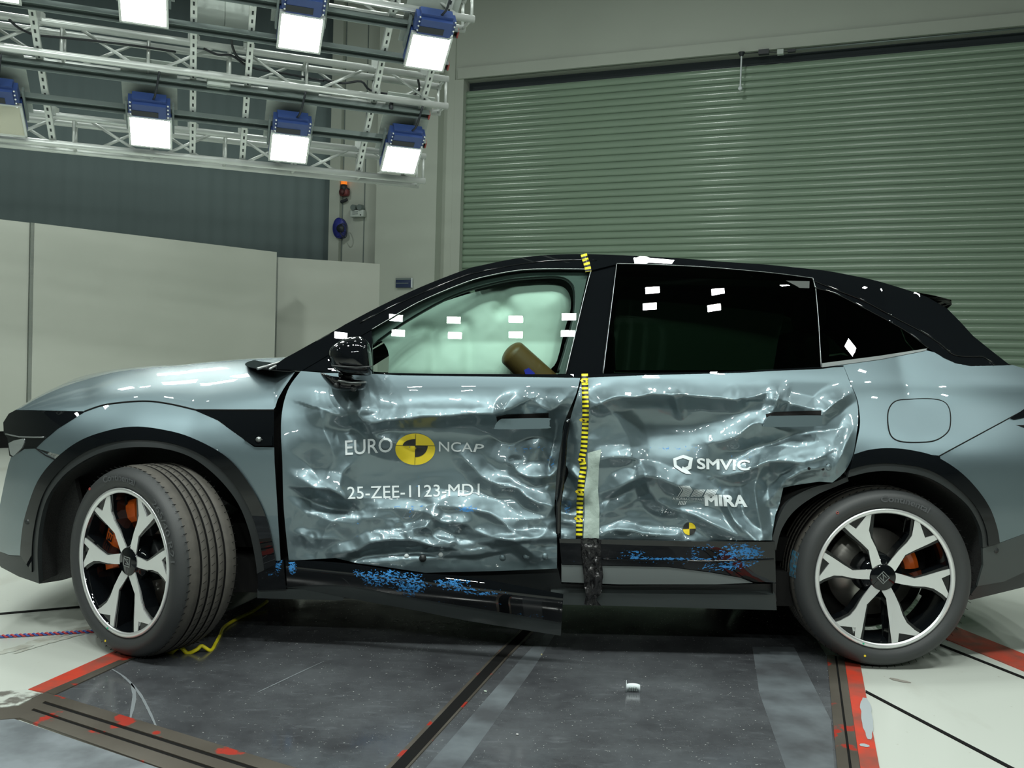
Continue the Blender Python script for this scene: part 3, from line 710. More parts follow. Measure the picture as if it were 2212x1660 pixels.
for pts, lb in ((((20, 42), (40, 60), (75, 75), (120, 80), (200, 88), (300, 100), (380, 112)), 'black cable bundle lying in the middle truss at its left'),
                (((440, 105), (470, 118), (500, 120), (530, 140), (560, 150), (620, 160), (700, 175)), 'black cables looping inside the middle truss below the cabinet'),
                (((700, 172), (740, 180), (780, 176), (800, 195), (850, 205), (885, 208), (905, 195), (903, 172)), 'thin black cable looping inside the right end of the middle truss'),
                (((500, 78), (502, 100), (512, 122), (530, 132)), 'black cable dropping from the pale switch cabinet')):
    P = [rig_px(x, y, 0.02 - 0.12) for x, y in pts]
    tag(tube('rig_cable', cr(P, 4), 0.010, M['cable'], None, 6), lb, 'cable')

# ====================================================================== the car
Y0, YCAR = 3.70, 4.665          # depth of the widest body side, and of the centre line
car = thing('car', 'grey-blue car with a crushed left side, black roof and two crumpled doors', 'car', (0.0, YCAR, 0.0))
def cpart(o, parent=None):
    """hang an object modelled in world space on the car (or on a part of it)"""
    p = parent or car
    o.parent = p; o.matrix_parent_inverse = Matrix.Translation((0, -YCAR, 0)) if p is car else p.matrix_world.inverted()
    return o
_z = np.array([0.0, 0.15, 0.24, 0.35, 0.5, 0.65, 0.8, 0.95, 1.05, 1.12, 1.165, 1.18, 1.22, 1.35, 1.5, 1.6, 1.66, 1.72, 1.8, 2.2])
_d = np.array([0.14, 0.09, 0.06, 0.035, 0.012, 0.0, 0.0, 0.004, 0.014, 0.029, 0.045, 0.058, 0.0785, 0.1418, 0.215, 0.2637, 0.308, 0.375, 0.48, 1.2])
_zz = np.linspace(0, 2.2, 441); _dd = np.interp(_zz, _z, _d)
for _ in range(14): _dd[1:-1] = 0.25 * _dd[:-2] + 0.5 * _dd[1:-1] + 0.25 * _dd[2:]
def D(x, z):
    x = np.asarray(x, float)
    t = np.clip((-1.5 - x) / 0.8, 0, 1.3); r = np.clip((x - 1.5) / 0.8, 0, 2); z = np.asarray(z, float)
    g = np.clip((z - 1.16) / 0.4, 0, 1.2) * np.clip((x - 0.9) / 1.0, 0, 2) ** 2 * 0.10
    w = np.clip((z - 0.82) / 0.34, 0, 1); w = w * w * (3 - 2 * w)
    return np.interp(z, _zz, _dd) + 0.36 * t ** 2 + 0.16 * r ** 2 + g + (0.012 + 0.083 * w) * np.clip(x - 0.1, -1.4, 1.6) ** 2
def side(off=0.0):
    def fn(px, py):
        px = np.atleast_1d(np.asarray(px, float)); py = np.atleast_1d(np.asarray(py, float))
        d = ray(px, py); Y = np.full(px.shape, Y0)
        for _ in range(14):
            P = CAM[None] + d * (Y / d[:, 1])[:, None]
            Y = 0.4 * Y + 0.6 * (Y0 + D(P[:, 0], P[:, 2]) + off)
        return CAM[None] + d * (Y / d[:, 1])[:, None]
    return fn
def gside(off=0.0):
    """the same side, but with the straight tumblehome of the glass carried down to the belt"""
    def fn(px, py):
        px = np.atleast_1d(np.asarray(px, float)); py = np.atleast_1d(np.asarray(py, float)); d = ray(px, py); Y = np.full(px.shape, Y0)
        for _ in range(14):
            P = CAM[None] + d * (Y / d[:, 1])[:, None]; z = P[:, 2]
            k = np.where(z < 1.32, 0.1272 + 0.487 * (z - 1.32) - np.interp(z, _zz, _dd), 0.0)
            Y = 0.4 * Y + 0.6 * (Y0 + D(P[:, 0], z) + np.minimum(k, 0.0) * 0 + k + off)
        return CAM[None] + d * (Y / d[:, 1])[:, None]
    return fn
def mirror(P): Q = np.array(P, float).copy(); Q[:, 1] = 2 * YCAR - Q[:, 1]; return Q

# ---- damage: creases in photograph pixels: (points, amplitude m (+ outward), width on the + side, width on the - side)
CREASE = [
 # front door
 ([(700, 888), (735, 898), (770, 897), (790, 922), (820, 945), (860, 958)], 0.030, 42, 80, 1.3),
 ([(775, 850), (781, 878), (776, 900), (797, 922)], 0.022, 26, 34, 1.2),
 ([(690, 884), (700, 930), (720, 985), (700, 1040)], 0.016, 60, 40, 1.4),
 ([(612, 1050), (627, 1058), (680, 1086), (725, 1102), (760, 1104)], -0.022, 26, 30, 1.2),
 ([(612, 1049), (640, 1055), (711, 1056), (750, 1080)], 0.026, 22, 40, 1.2),
 ([(757, 1003), (738, 1025), (737, 1055), (757, 1094)], 0.016, 34, 34, 1.3),
 ([(800, 912), (860, 906), (925, 902), (1000, 897), (1070, 894), (1110, 880)], 0.040, 26, 64, 1.4),
 ([(1112, 848), (1092, 876), (1086, 898)], 0.022, 22, 30, 1.1),
 ([(1160, 872), (1190, 884), (1224, 860)], 0.024, 26, 34, 1.2),
 ([(1190, 884), (1202, 920), (1190, 990), (1186, 1026)], -0.026, 34, 26, 1.3),
 ([(1114, 1018), (1140, 1032), (1190, 1026), (1204, 1008)], 0.020, 20, 36, 1.2),
 ([(1002, 988), (1036, 1024), (1066, 1042), (1100, 1046)], 0.018, 30, 30, 1.2),
 ([(1085, 1055), (1120, 1058), (1160, 1085), (1196, 1094)], 0.020, 26, 26, 1.2),
 ([(940, 1092), (1000, 1098), (1060, 1112), (1100, 1140), (1145, 1165)], 0.022, 40, 36, 1.2),
 ([(800, 1100), (860, 1098), (908, 1104), (935, 1114)], 0.010, 30, 22, 1.2),
 ([(935, 1112), (915, 1140), (895, 1152)], 0.016, 24, 24, 1.1),
 ([(935, 1112), (962, 1132), (1010, 1128)], 0.014, 24, 24, 1.1),
 ([(1000, 1130), (1060, 1160), (1110, 1170), (1150, 1196)], 0.018, 26, 30, 1.2),
 ([(720, 1195), (760, 1190), (800, 1172), (880, 1166), (960, 1184), (1030, 1186), (1110, 1172), (1200, 1160)], 0.020, 20, 22, 1.1),
 ([(760, 1205), (850, 1196), (960, 1190), (1080, 1180), (1195, 1172)], -0.012, 14, 14, 1.2),
 ([(880, 1150), (920, 1140), (940, 1160), (970, 1172)], 0.015, 18, 20, 1.1),
 ([(640, 1170), (650, 1155), (668, 1175)], 0.010, 16, 16, 1.1),
 ([(690, 1180), (715, 1130), (760, 1120), (830, 1120)], 0.010, 50, 30, 1.5),
 ([(1060, 940), (1100, 960), (1150, 945), (1205, 950)], -0.022, 44, 40, 1.4),
 ([(600, 960), (660, 1000), (690, 1040)], -0.010, 50, 40, 1.5),
 # rear door
 ([(1295, 872), (1322, 860), (1380, 855), (1448, 853), (1520, 858), (1592, 863)], 0.046, 30, 60, 1.4),
 ([(1449, 850), (1462, 872), (1470, 892)], 0.016, 16, 16, 1.1),
 ([(1295, 872), (1328, 896), (1352, 930), (1362, 968)], 0.024, 60, 40, 1.3),
 ([(1592, 864), (1630, 857), (1660, 846), (1682, 838)], 0.024, 30, 34, 1.2),
 ([(1682, 836), (1680, 862), (1668, 892)], 0.026, 26, 26, 1.1),
 ([(1690, 866), (1716, 876), (1755, 884)], 0.020, 24, 26, 1.2),
 ([(1775, 896), (1800, 872), (1834, 852)], 0.032, 22, 40, 1.1),
 ([(1530, 958), (1590, 944), (1640, 914), (1700, 935)], 0.022, 40, 44, 1.4),
 ([(1560, 975), (1640, 965), (1740, 935), (1846, 925)], -0.016, 36, 36, 1.4),
 ([(1800, 1020), (1830, 960), (1846, 920)], 0.022, 24, 30, 1.2),
 ([(1310, 1088), (1340, 1052), (1396, 1030), (1458, 1047), (1520, 1062), (1570, 1080)], 0.030, 46, 36, 1.2),
 ([(1299, 1086), (1345, 1068), (1392, 1044)], -0.020, 24, 20, 1.2),
 ([(1396, 1030), (1402, 1058), (1420, 1082), (1445, 1092)], 0.022, 30, 26, 1.1),
 ([(1440, 1100), (1500, 1112), (1555, 1138), (1600, 1160), (1640, 1170)], 0.022, 34, 30, 1.2),
 ([(1570, 1085), (1590, 1125), (1612, 1150), (1640, 1172)], 0.024, 18, 24, 1.1),
 ([(1640, 1015), (1632, 1060), (1640, 1110), (1650, 1165)], 0.026, 34, 26, 1.2),
 ([(1560, 1030), (1600, 1022), (1660, 1000), (1740, 1000), (1780, 985)], 0.026, 26, 36, 1.2),
 ([(1665, 1080), (1690, 1048), (1730, 1022), (1780, 1012)], 0.024, 18, 18, 1.1),
 ([(1230, 920), (1260, 900), (1292, 872)], 0.012, 40, 40, 1.4),
 ([(1300, 992), (1340, 985), (1385, 1000), (1395, 1028)], 0.014, 22, 26, 1.2),
 ([(1305, 1150), (1345, 1142), (1400, 1152), (1460, 1158)], 0.014, 20, 16, 1.2),
 ([(1218, 1010), (1240, 1022), (1262, 1060), (1250, 1100), (1212, 1110)], 0.018, 18, 18, 1.1),
 ([(1210, 1085), (1235, 1098), (1262, 1090)], -0.02, 16, 16, 1.1),
]
DENT = [(900, 1030, 210, 120, 0.055), (1110, 1000, 120, 110, 0.05), (1445, 925, 130, 62, 0.075), (950, 938, 170, 30, 0.014), (1400, 1090, 160, 80, 0.04), (1600, 1040, 120, 90, 0.05), (760, 925, 50, 26, 0.03), (1215, 1000, 30, 140, 0.04), (1165, 1000, 26, 24, 0.015)]
CR_PRE = [([np.array(q, float) for q in (cr(p, 4) if len(p) > 2 else p)], a, wl, wr, e) for p, a, wl, wr, e in CREASE]
def damage(px, py):
    P = np.stack([px, py], 1); h = np.zeros(len(px))
    wx = 9 * fbm(px / 37.0, py / 37.0, 11); wy = 9 * fbm(px / 37.0, py / 37.0, 23)
    Pw = P + np.stack([wx, wy], 1)
    for pts, a, wl, wr, e in CR_PRE:
        A = np.array(pts); lo = A.min(0) - max(wl, wr); hi = A.max(0) + max(wl, wr)
        m = np.all((Pw > lo) & (Pw < hi), axis=1)
        if not m.any(): continue
        Q = Pw[m]; best = np.full(len(Q), 1e9); sd = np.zeros(len(Q)); tt = np.zeros(len(Q)); n = len(pts) - 1
        for i in range(n):
            d, s, t = segdist(Q, pts[i], pts[i + 1]); k = d < best
            best[k] = d[k]; sd[k] = s[k]; tt[k] = (i + t[k]) / n
        w = np.where(sd >= 0, wl, wr)
        env = 0.35 + 0.65 * np.sin(np.pi * np.clip(tt * 0.86 + 0.07, 0, 1))
        h[m] += 1.7 * a * env * np.clip(1 - best / w, 0, 1) ** e * 1.0
    for cx, cy, rx, ry, a in DENT:
        h -= 1.25 * a * np.exp(-((px - cx) / rx) ** 2 - ((py - cy) / ry) ** 2)
    # fine crumpling, strongest low down, by the pillar and by the rear wheel
    k = np.exp(-((py - 1150) / 70.0) ** 2) * 0.8 + np.exp(-((px - 1690) / 90.0) ** 2 - ((py - 1050) / 70.0) ** 2) * 1.3 + np.exp(-((px - 1220) / 45.0) ** 2 - ((py - 1060) / 130.0) ** 2) * 1.2 + 0.10
    k *= np.clip((py - 850) / 60.0, 0, 1)
    h += k * (0.008 * (ridge(px / 62.0 + py / 150.0, py / 44.0, 5) - 0.5) + 0.0022 * (ridge(px / 24.0 + 3, py / 20.0, 9) - 0.5))
    h += 0.020 * fbm(px / 130.0, py / 95.0, 31, 2) * np.clip((py - 850) / 80.0, 0, 1)
    fade = np.clip((py - np.where(px > 1260, 818, 836)) / 46.0, 0, 1) * np.clip((px - 612) / 60.0, 0, 1) * np.clip((1862 - px) / 40.0, 0, 1)
    return h * fade
def dside(off=0.0):
    f = side(off)
    def fn(px, py):
        P = f(px, py); h = damage(np.atleast_1d(px).astype(float), np.atleast_1d(py).astype(float))
        d = ray(np.atleast_1d(px), np.atleast_1d(py)); d = d / d[:, 1:2]
        return P - d * h[:, None]          # push along the sight line's depth so the outline stays put
    return fn

# ---- blue barrier paint masks
def blobs(px, py, L_):
    v = np.zeros(len(px))
    for cx, cy, rx, ry, a in L_: v = np.maximum(v, a * np.exp(-(((px - cx) / rx) ** 2 + ((py - cy) / ry) ** 2) ** 2))
    return v
def smear_front(px, py): return blobs(px, py, [(1140, 970, 70, 14, .40), (1190, 1000, 14, 34, .42), (1010, 1100, 40, 12, .50), (960, 1015, 90, 12, .26), (880, 1110, 60, 40, .33), (770, 1140, 16, 50, .34), (905, 1060, 12, 60, .34), (880, 1095, 70, 4, .45), (885, 985, 60, 20, .30)])
def smear_rear(px, py): return blobs(px, py, [(1450, 970, 130, 12, .36), (1600, 985, 60, 16, .36), (1225, 1100, 12, 16, .5), (1555, 1080, 8, 60, .36), (1570, 1120, 40, 20, .34), (1290, 965, 30, 20, .3)])
def smear_clad(px, py): return blobs(px, py, [(1600, 1200, 72, 40, .49), (1620, 1195, 36, 26, .55), (1440, 1208, 140, 6, .56), (1370, 1196, 50, 12, .44), (1530, 1182, 30, 12, .44), (1500, 1190, 26, 20, .40), (1560, 1225, 70, 14, .50), (1240, 1216, 30, 4, .42), (1430, 1215, 130, 7, .40)])
def smear_loose(px, py): return blobs(px, py, [(850, 1250, 90, 30, .47), (890, 1266, 50, 30, .53), (810, 1250, 40, 26, .51), (775, 1238, 18, 14, .48), (975, 1260, 55, 14, .53), (1050, 1284, 70, 5, .58), (1000, 1272, 60, 6, .5), (632, 1226, 12, 24, .56), (1020, 1275, 90, 8, .42), (930, 1302, 40, 5, .50), (1150, 1330, 90, 8, .36), (1060, 1310, 80, 8, .34)])

# ---- shell under the panels, coloured black to stand for the shade in the gaps
shell = panel('body_shell', L((588, 806), (640, 803), (1222, 812), (1305, 812), (1560, 806), (1780, 800), (1850, 800), (1850, 985), (1720, 1060), (1668, 1180), (1668, 1290), (560, 1285), (604, 1150), (590, 960)), side(0.15), M['dark'], None, 60, 0.01); cpart(shell)

# ---- hood
shut_f = cr([(183, 889), (231, 874), (307, 867), (361, 872), (423, 886)], 8)
hood_b = L((34, 886)) + L((110, 887.5)) + list(shut_f) + L((500, 886), (590, 886), (594, 882), (600, 862), (614, 838), (640, 800))
hood_s = cr([(34, 885), (84, 855), (152, 824), (236, 802), (320, 792), (388, 788.5), (438, 783), (519, 776), (580, 773), (640, 771)], 8)
hb = np.array(hood_b); hs = np.array(hood_s)
def hood_rows(px, t):
    yb = np.interp(px, hb[:, 0], hb[:, 1]); ys = np.minimum(np.interp(px, hs[:, 0], hs[:, 1]), yb - 0.5)
    py = yb + (ys - yb) * t; Yc = side()(px, py)[:, 1]; g = np.clip((px - 34) / 150.0, 0, 1); g = g * g * (3 - 2 * g)
    w = np.minimum(96.0, 0.95 * (yb - ys) + 0.5); q = np.clip((ys + w - py) / w, 0, 1)
    return at_depth(px, py, Yc + (0.08 + 0.36 * g) * (1 - np.sqrt(1 - np.minimum(q, 0.9995) ** 2)))
hx = np.unique(np.r_[np.linspace(34, 183, 14), np.linspace(183, 423, 24), np.linspace(423, 590, 14), np.linspace(590, 640, 12)])
rows = [hood_rows(hx, t) for t in (0, .08, .16, .24, .32, .4, .48, .56, .63, .70, .76, .82, .87, .91, .945, .97, .985, .995, 1.0)]
S_ = rows[-1]
mid = []
for t in (0.25, 0.5, 0.75, 1.0):
    Q = S_.copy(); Q[:, 1] = S_[:, 1] + (YCAR - S_[:, 1]) * t; Q[:, 2] = S_[:, 2] + 0.004 * math.sin(PI / 2 * t)
    Q[:, 0] = S_[:, 0] - 0.10 * math.sin(PI / 2 * t) * np.clip((-S_[:, 0] - 1.0), 0, 1); mid.append(Q)
allr = rows + mid; allr = allr + [mirror(r) for r in allr[-2::-1]]
nr, nc = len(allr), len(hx)
Fq = [(i * nc + j, i * nc + j + 1, (i + 1) * nc + j + 1, (i + 1) * nc + j) for i in range(nr - 1) for j in range(nc - 1)]
hood = obj('hood', mesh('hood', np.concatenate(allr), Fq), M['paint']); cpart(hood)
cpart(seam('hood_seam', shut_f + L((500, 886.5), (592, 886.5)), side(-0.001), 0.0035, M['dark'], None))
# windscreen base, seen as the black ellipse on the hood
def cowl_fn(px, py):
    t = np.clip((799 - py) / 27.0, 0, 1); return at_depth(px, py, 3.83 + 0.50 * t)
cpart(panel('cowl', cr([(529, 787), (545, 794), (581, 798.5), (640, 800), (690, 770), (700, 760), (630, 771.5), (575, 774), (545, 779)], 4, True), cowl_fn, M['gloss'], None, 12, 0.003))
cpart(tube('wiper', [p3(556, 797, 3.84), p3(580, 791, 3.90), p3(607, 783, 4.0)], 0.006, M['edge']))
cpart(tube('wiper', [p3(582, 798, 3.82), p3(600, 789, 3.88), p3(614, 782, 3.95)], 0.005, M['edge']))

# ---- fender, bumper, lamps
archF_o = cr([(43, 1200), (46, 1160), (54, 1115), (80, 1042), (119, 992), (173, 952), (235, 930), (289, 922), (343, 927), (401, 941), (463, 970), (506, 1003), (549, 1064), (578, 1129), (593, 1201), (596, 1220)], 5)
archF_i = cr([(84, 1260), (81, 1194), (87, 1129), (105, 1071), (145, 1021), (202, 985), (253, 970), (307, 966), (361, 971), (416, 990), (470, 1032), (513, 1086), (538, 1147), (552, 1212), (555, 1240)], 5)
fender = L((77, 969), (93, 953), (125, 926), (159, 905), (183, 890)) + list(shut_f) + L((470, 909), (524, 948), (549, 966), (592, 967), (593, 1000), (598, 1080), (606, 1212), (596, 1212)) + [p for p in archF_o[::-1] if p[1] < 1205 and p[0] > 119]
cpart(panel('fender', fender, side(), M['paint'], None, 16))
cpart(panel('side_marker_panel', L((423, 887.5), (592, 887.5), (591, 965), (549, 965), (524, 947), (470, 908)), side(-0.002), M['gloss'], None, 16))
lp = cpart(panel('camera_bezel', L((526, 950), (540, 940), (575, 938), (588, 942), (588, 963), (552, 964)), side(-0.012), M['gloss'], None, 8, 0.012))
c_ = side(-0.02)([558], [950])[0]
bm = bmesh.new(); bm_cyl(bm, tuple(c_ + np.array([0, 0.012, 0])), tuple(c_), 0.011, 16); cpart(from_bm('camera_lens', bm, M['edge'], None, True), lp)
headl = panel('headlamp_panel', L((34, 886), (66, 888), (183, 889.5), (159, 905), (125, 926), (93, 953), (77, 969), (53, 970), (27, 987), (20, 985), (16, 947), (8, 937), (7, 913), (19, 894)), side(-0.002), M['gloss'], None, 10); cpart(headl)
cpart(panel('headlamp_lens', L((30, 952), (50, 948), (52, 956), (47, 968), (28, 986), (22, 982), (18, 958)), side(-0.006), mat('headlamp_clear', (0.55, 0.6, 0.6), 0.1, 0.7, 1.0), None, 8, 0.003), headl)
cpart(seam('lamp_line', L((12, 938), (40, 944), (70, 945), (95, 945)), side(-0.006), 0.003, M['edge'], None), headl)
bump_edge = [(24, 987), (18, 1005), (10, 1040), (2, 1080), (-6, 1120), (-6, 1160), (0, 1192)]
cpart(panel('front_bumper', L(*bump_edge) + L((20, 1200), (43, 1201)) + [p for p in archF_o if p[1] <= 1200 and p[0] <= 119] + L((119, 992), (77, 969.5), (53, 970.5)), side(), M['paint'], None, 14))
cpart(seam('bumper_seam', L((77, 969), (98, 984), (118, 993)), side(-0.001), 0.0025, M['dark'], None))
lip_edge = [(0, 1192), (-8, 1210), (2, 1226)]
cpart(panel('bumper_lip', L(*lip_edge) + L((40, 1246), (86, 1262), (84, 1250), (80, 1203), (43, 1202), (20, 1201)), side(0.0), M['plastic'], None, 14, 0.01))
# nose wrapped across to the far side
def wrap(name, pts, fn, bulge, mt, n=14):
    A = fn(np.array([p[0] for p in pts], float), np.array([p[1] for p in pts], float)); B = mirror(A); rows = []
    for k in range(n + 1):
        t = k / n; Q = A + (B - A) * t; Q[:, 0] += bulge * math.sin(PI * t); rows.append(Q)
    m = len(pts); Fq = [(i * m + j, i * m + j + 1, (i + 1) * m + j + 1, (i + 1) * m + j) for i in range(n) for j in range(m - 1)]
    return cpart(obj(name, mesh(name, np.concatenate(rows), Fq), mt))
wrap('nose_panel', [(34, 886), (19, 894), (7, 913), (8, 937), (16, 947), (20, 985), (24, 987)], side(), -0.07, M['gloss'])
wrap('bumper_face', bump_edge, side(), -0.07, M['paint'])
wrap('lip_face', lip_edge + [(40, 1246)], side(), -0.06, M['plastic'])
# arch trims: glossy flare and matt lip, then the liner
def strip(name, a, b, fn, mt, n=60, thick=0.006, step=10):
    A = resample(a, n); B = resample(b, n)
    return cpart(panel(name, [p for p in A] + [p for p in B[::-1]], fn, mt, None, step, thick))
def midpath(a, b, t, n=60): A = resample(a, n); B = resample(b, n); return A + (B - A) * t
strip('arch_flare', archF_o, midpath(archF_o, archF_i, 0.62), side(-0.012), M['gloss'], thick=0.02)
strip('arch_lip', midpath(archF_o, archF_i, 0.60), archF_i, side(-0.004), M['plastic'], thick=0.02)
def liner(name, path, depth, mt, fn=side(0.0), n=70):
    A = resample(path, n); P = fn(A[:, 0], A[:, 1]); Q = P.copy(); Q[:, 1] += depth
    c = P.mean(0)
    V = np.concatenate([P, Q]); Fq = [(i, i + 1, n + i + 1, n + i) for i in range(n - 1)]
    Vb = list(V) + [Q.mean(0)]; Fq += [(n + i, n + i + 1, 2 * n) for i in range(n - 1)]
    return cpart(obj(name, mesh(name, Vb, Fq), mt))
liner('wheel_liner', archF_i, 0.62, M['felt'])
box_ = cpart(panel('mud_flap', L((84, 1262), (81, 1194), (90, 1120), (120, 1060), (160, 1030), (175, 1100), (170, 1200), (168, 1244), (135, 1254)), side(0.16), M['felt'], None, 16, 0.02))
cpart(panel('arch_corner', L((556, 1222), (612, 1213), (618, 1274), (557, 1276)), side(-0.002), M['gloss_s'], None, 8, 0.02, lambda x, y: blobs(x, y, [(600, 1215, 14, 40, .5), (580, 1240, 22, 10, .4)])))
cpart(tube('tie_rod', [p3(505, 1208, 4.0), p3(530, 1199, 4.0)], 0.02, M['alu']))

# ---- doors
fd = L((650, 802), (700, 806), (860, 809), (1100, 812.5), (1254, 815)) + cr([(1254, 815), (1245, 850), (1228, 890), (1216, 922), (1213, 960), (1205, 1000), (1200, 1060), (1198, 1100), (1203, 1160), (1203, 1229)], 3)[1:] + L((1080, 1234), (918, 1238), (837, 1226), (770, 1217), (724, 1206), (624, 1212)) + cr([(624, 1212), (613, 1100), (610, 1000), (607, 930), (611, 880), (625, 836), (650, 802)], 4)[1:-1]
front_door = panel('front_door', fd, dside(), M['paint_s'], None, 3.2, 0.003, smear_front); cpart(front_door)
rd = L((1259, 811), (1400, 809), (1600, 804), (1770, 798), (1822, 791)) + cr([(1822, 791), (1838, 832), (1850, 862), (1854, 900), (1850, 940), (1842, 985), (1824, 1020), (1798, 1043)], 3)[1:] + L((1770, 1041), (1720, 1048), (1692, 1054), (1684, 1090), (1675, 1112), (1668, 1155), (1668, 1168), (1500, 1168), (1300, 1164), (1208, 1163)) + cr([(1208, 1163), (1206, 1110), (1211, 1068), (1228, 1022), (1220, 998), (1222, 960), (1233, 902), (1248, 852), (1259, 811)], 3)[1:-1]
rear_door = panel('rear_door', rd, dside(), M['paint_s'], None, 3.2, 0.003, smear_rear); cpart(rear_door)
def handle(name, x0, y0, x1, y1, door_):
    bar = [(x0 + 4, y0 + 10), (x0 + 14, y0 + 1), (x0 + 30, y0), (x1 - 4, y0 - 1), (x1, y0 + 4), (x1, y1 - 5), (x1 - 5, y1), (x0 + 10, y1 + 2), (x0 + 1, y1 - 3)]
    cpart(panel('recess_shade', [(x0 + 4, y0 - 4), (x0 + 26, y0 - 9), (x1 - 2, y0 - 12), (x1 - 2, y0 + 8), (x0 + 6, y0 + 8)], dside(-0.002), M['dark'], None, 6, 0.0), door_)  # flat black patch painting the shade of the recess above the bar
    return cpart(panel(name, cr(bar, 3, True), dsm(bar, -0.022), M['paint'], None, 6, 0.02), door_)
def dsm(pts, off):
    """flat plane through the damaged skin at the piece's middle, standing proud"""
    A = np.array(pts, float); P = dside()(A[:, 0], A[:, 1]); Ym = P[:, 1].min() + off
    f = lambda px, py: at_depth(np.atleast_1d(px), np.atleast_1d(py), Ym + 0.0 * np.atleast_1d(px)); return f
handle('door_handle', 1068, 905, 1187, 926, front_door)
handle('door_handle', 1650, 899, 1776, 921, rear_door)
for x, y, r in ((878, 1202, 5), (952, 1199, 5)):
    p = dside(-0.006)([x], [y])[0]; bm = bmesh.new(); bm_cyl(bm, tuple(p + np.array([0, .01, 0])), tuple(p), r / F * 3.7, 14); cpart(from_bm('rivet', bm, M['white'], None, True), front_door)
p = dside(-0.003)([913], [1207])[0]; bm = bmesh.new(); bm_cyl(bm, tuple(p + np.array([0, .01, 0])), tuple(p), 8 / F * 3.7, 18); cpart(from_bm('grommet', bm, M['plastic'], None, True), front_door)
for x, y in ((1086, 1206), (1137, 1203), (1177, 1203), (1800 - 10, 1010)):
    d_ = front_door if x < 1250 else rear_door
    p = dside(-0.004)([x], [y])[0]; bm = bmesh.new(); bm_cyl(bm, tuple(p + np.array([0, .01, 0])), tuple(p), 9 / F * 3.7, 18, 6 / F * 3.7); cpart(from_bm('pressed_hole', bm, M['paint'], None, True), d_)
for x, y in ((1748, 1013), (1788, 1006), (1778, 1014)):
    p = dside(-0.003)([x], [y])[0]; bm = bmesh.new(); bm_cyl(bm, tuple(p + np.array([0, .006, 0])), tuple(p), 3.2 / F * 3.7, 10); cpart(from_bm('hole', bm, M['dark'], None), rear_door)
# torn pillar strips in the gap between the doors
cpart(seam('torn_seal', L((1228, 905), (1220, 950), (1217, 1000), (1214, 1040), (1206, 1090), (1206, 1160)), side(0.02), 0.012, M['gloss'], None))
cpart(seam('torn_seal', L((1222, 930), (1213, 980), (1208, 1030), (1203, 1080)), side(0.03), 0.010, M['plastic'], None))

# ---- lower cladding and sills
cpart(panel('rear_door_cladding', L((1208, 1164.5), (1300, 1166), (1500, 1170), (1674, 1171), (1676, 1259), (1625, 1257), (1600, 1248), (1538, 1236), (1445, 1225), (1213, 1219.5)), side(-0.012), M['gloss_s'], None, 7, 0.02, smear_clad))
cpart(panel('rear_door_trim', L((1213, 1221), (1445, 1226), (1538, 1238), (1600, 1249), (1626, 1260), (1546, 1263), (1339, 1263), (1213, 1258)), side(-0.008), M['silver'], None, 10, 0.02))
cpart(seam('cladding_crease', L((1300, 1208), (1430, 1212), (1530, 1213), (1672, 1209)), side(-0.014), 0.003, M['gloss'], None))
cpart(panel('sill', L((556, 1276), (620, 1262), (900, 1232), (1205, 1228), (1213, 1262), (1340, 1266), (1676, 1262), (1676, 1285), (1678, 1300), (1215, 1296), (740, 1294), (556, 1291)), side(0.045), M['plastic'], None, 24, 0.05))
cpart(panel('rocker_trim', L((1190, 1281), (1675, 1286), (1678, 1319), (1190, 1306)), side(0.01), M['grey_plastic'], None, 24, 0.08))
cpart(panel('rocker_trim', L((556, 1274), (660, 1274), (745, 1284), (740, 1298), (556, 1293)), side(0.012), M['grey_plastic'], None, 20, 0.06))
def loose(off):
    f = side(0.0)
    def fn(px, py):
        P = f(px, py); d = ray(np.atleast_1d(px), np.atleast_1d(py)); d = d / d[:, 1:2]
        k = np.clip((np.atleast_1d(px) - 640) / 570.0, 0, 1) ** 1.3 * 0.16
        mid_y = 1236 + (np.atleast_1d(px) - 620) * 0.125; q = (np.atleast_1d(py) - mid_y) / 34.0
        return P - d * (k + off + 0.022 * np.clip(1 - q * q, -1, 1))[:, None]
    return fn
lt_top = cr([(617, 1211), (690, 1213), (760, 1219), (850, 1232), (905, 1239), (1010, 1246), (1110, 1264), (1217, 1284)], 5)
lt_mid = cr([(620, 1270), (660, 1266), (710, 1264), (780, 1270), (880, 1290), (1000, 1310), (1110, 1328), (1213, 1346)], 5)
lt_bot = cr([(650, 1274), (700, 1282), (790, 1300), (900, 1320), (1000, 1340), (1110, 1358), (1211, 1374)], 5)
lst = cpart(panel('loose_sill_trim', lt_top + lt_mid[::-1], loose(0.0), M['gloss_s'], None, 6, 0.006, smear_loose))
cpart(panel('lower_flange', list(midpath(lt_mid, lt_mid, 0)) + lt_bot[::-1], loose(-0.015), M['grey_plastic'], None, 14, 0.006), lst)

# ---- rear quarter, bumper
archR_o = cr([(1845, 982), (1878, 972), (1922, 968.5), (1969, 973), (2022, 987), (2072, 1018), (2110, 1056), (2138, 1097), (2154, 1140), (2160, 1174)], 5)
archR_i = cr([(1831, 1032), (1875, 1021), (1922, 1018), (1985, 1026), (2032, 1046), (2079, 1081), (2104, 1112), (2120, 1150), (2123, 1184)], 5)
qp = L((1775, 786), (1810, 783), (1900, 778), (2000, 757), (2020, 762), (2041, 775), (2064, 785), (2096, 791), (2166, 790), (2188, 789), (2230, 802), (2320, 832), (2320, 838), (2212, 886), (2030, 985)) + [p for p in archR_o[::-1] if p[0] < 2022] + cr([(1845, 982), (1853, 945), (1858, 912), (1853, 866), (1840, 834), (1823, 792)], 3)[1:] + L((1775, 793))
qf = side(); quarter = cpart(panel('quarter_panel', qp, qf, M['paint'], None, 12))
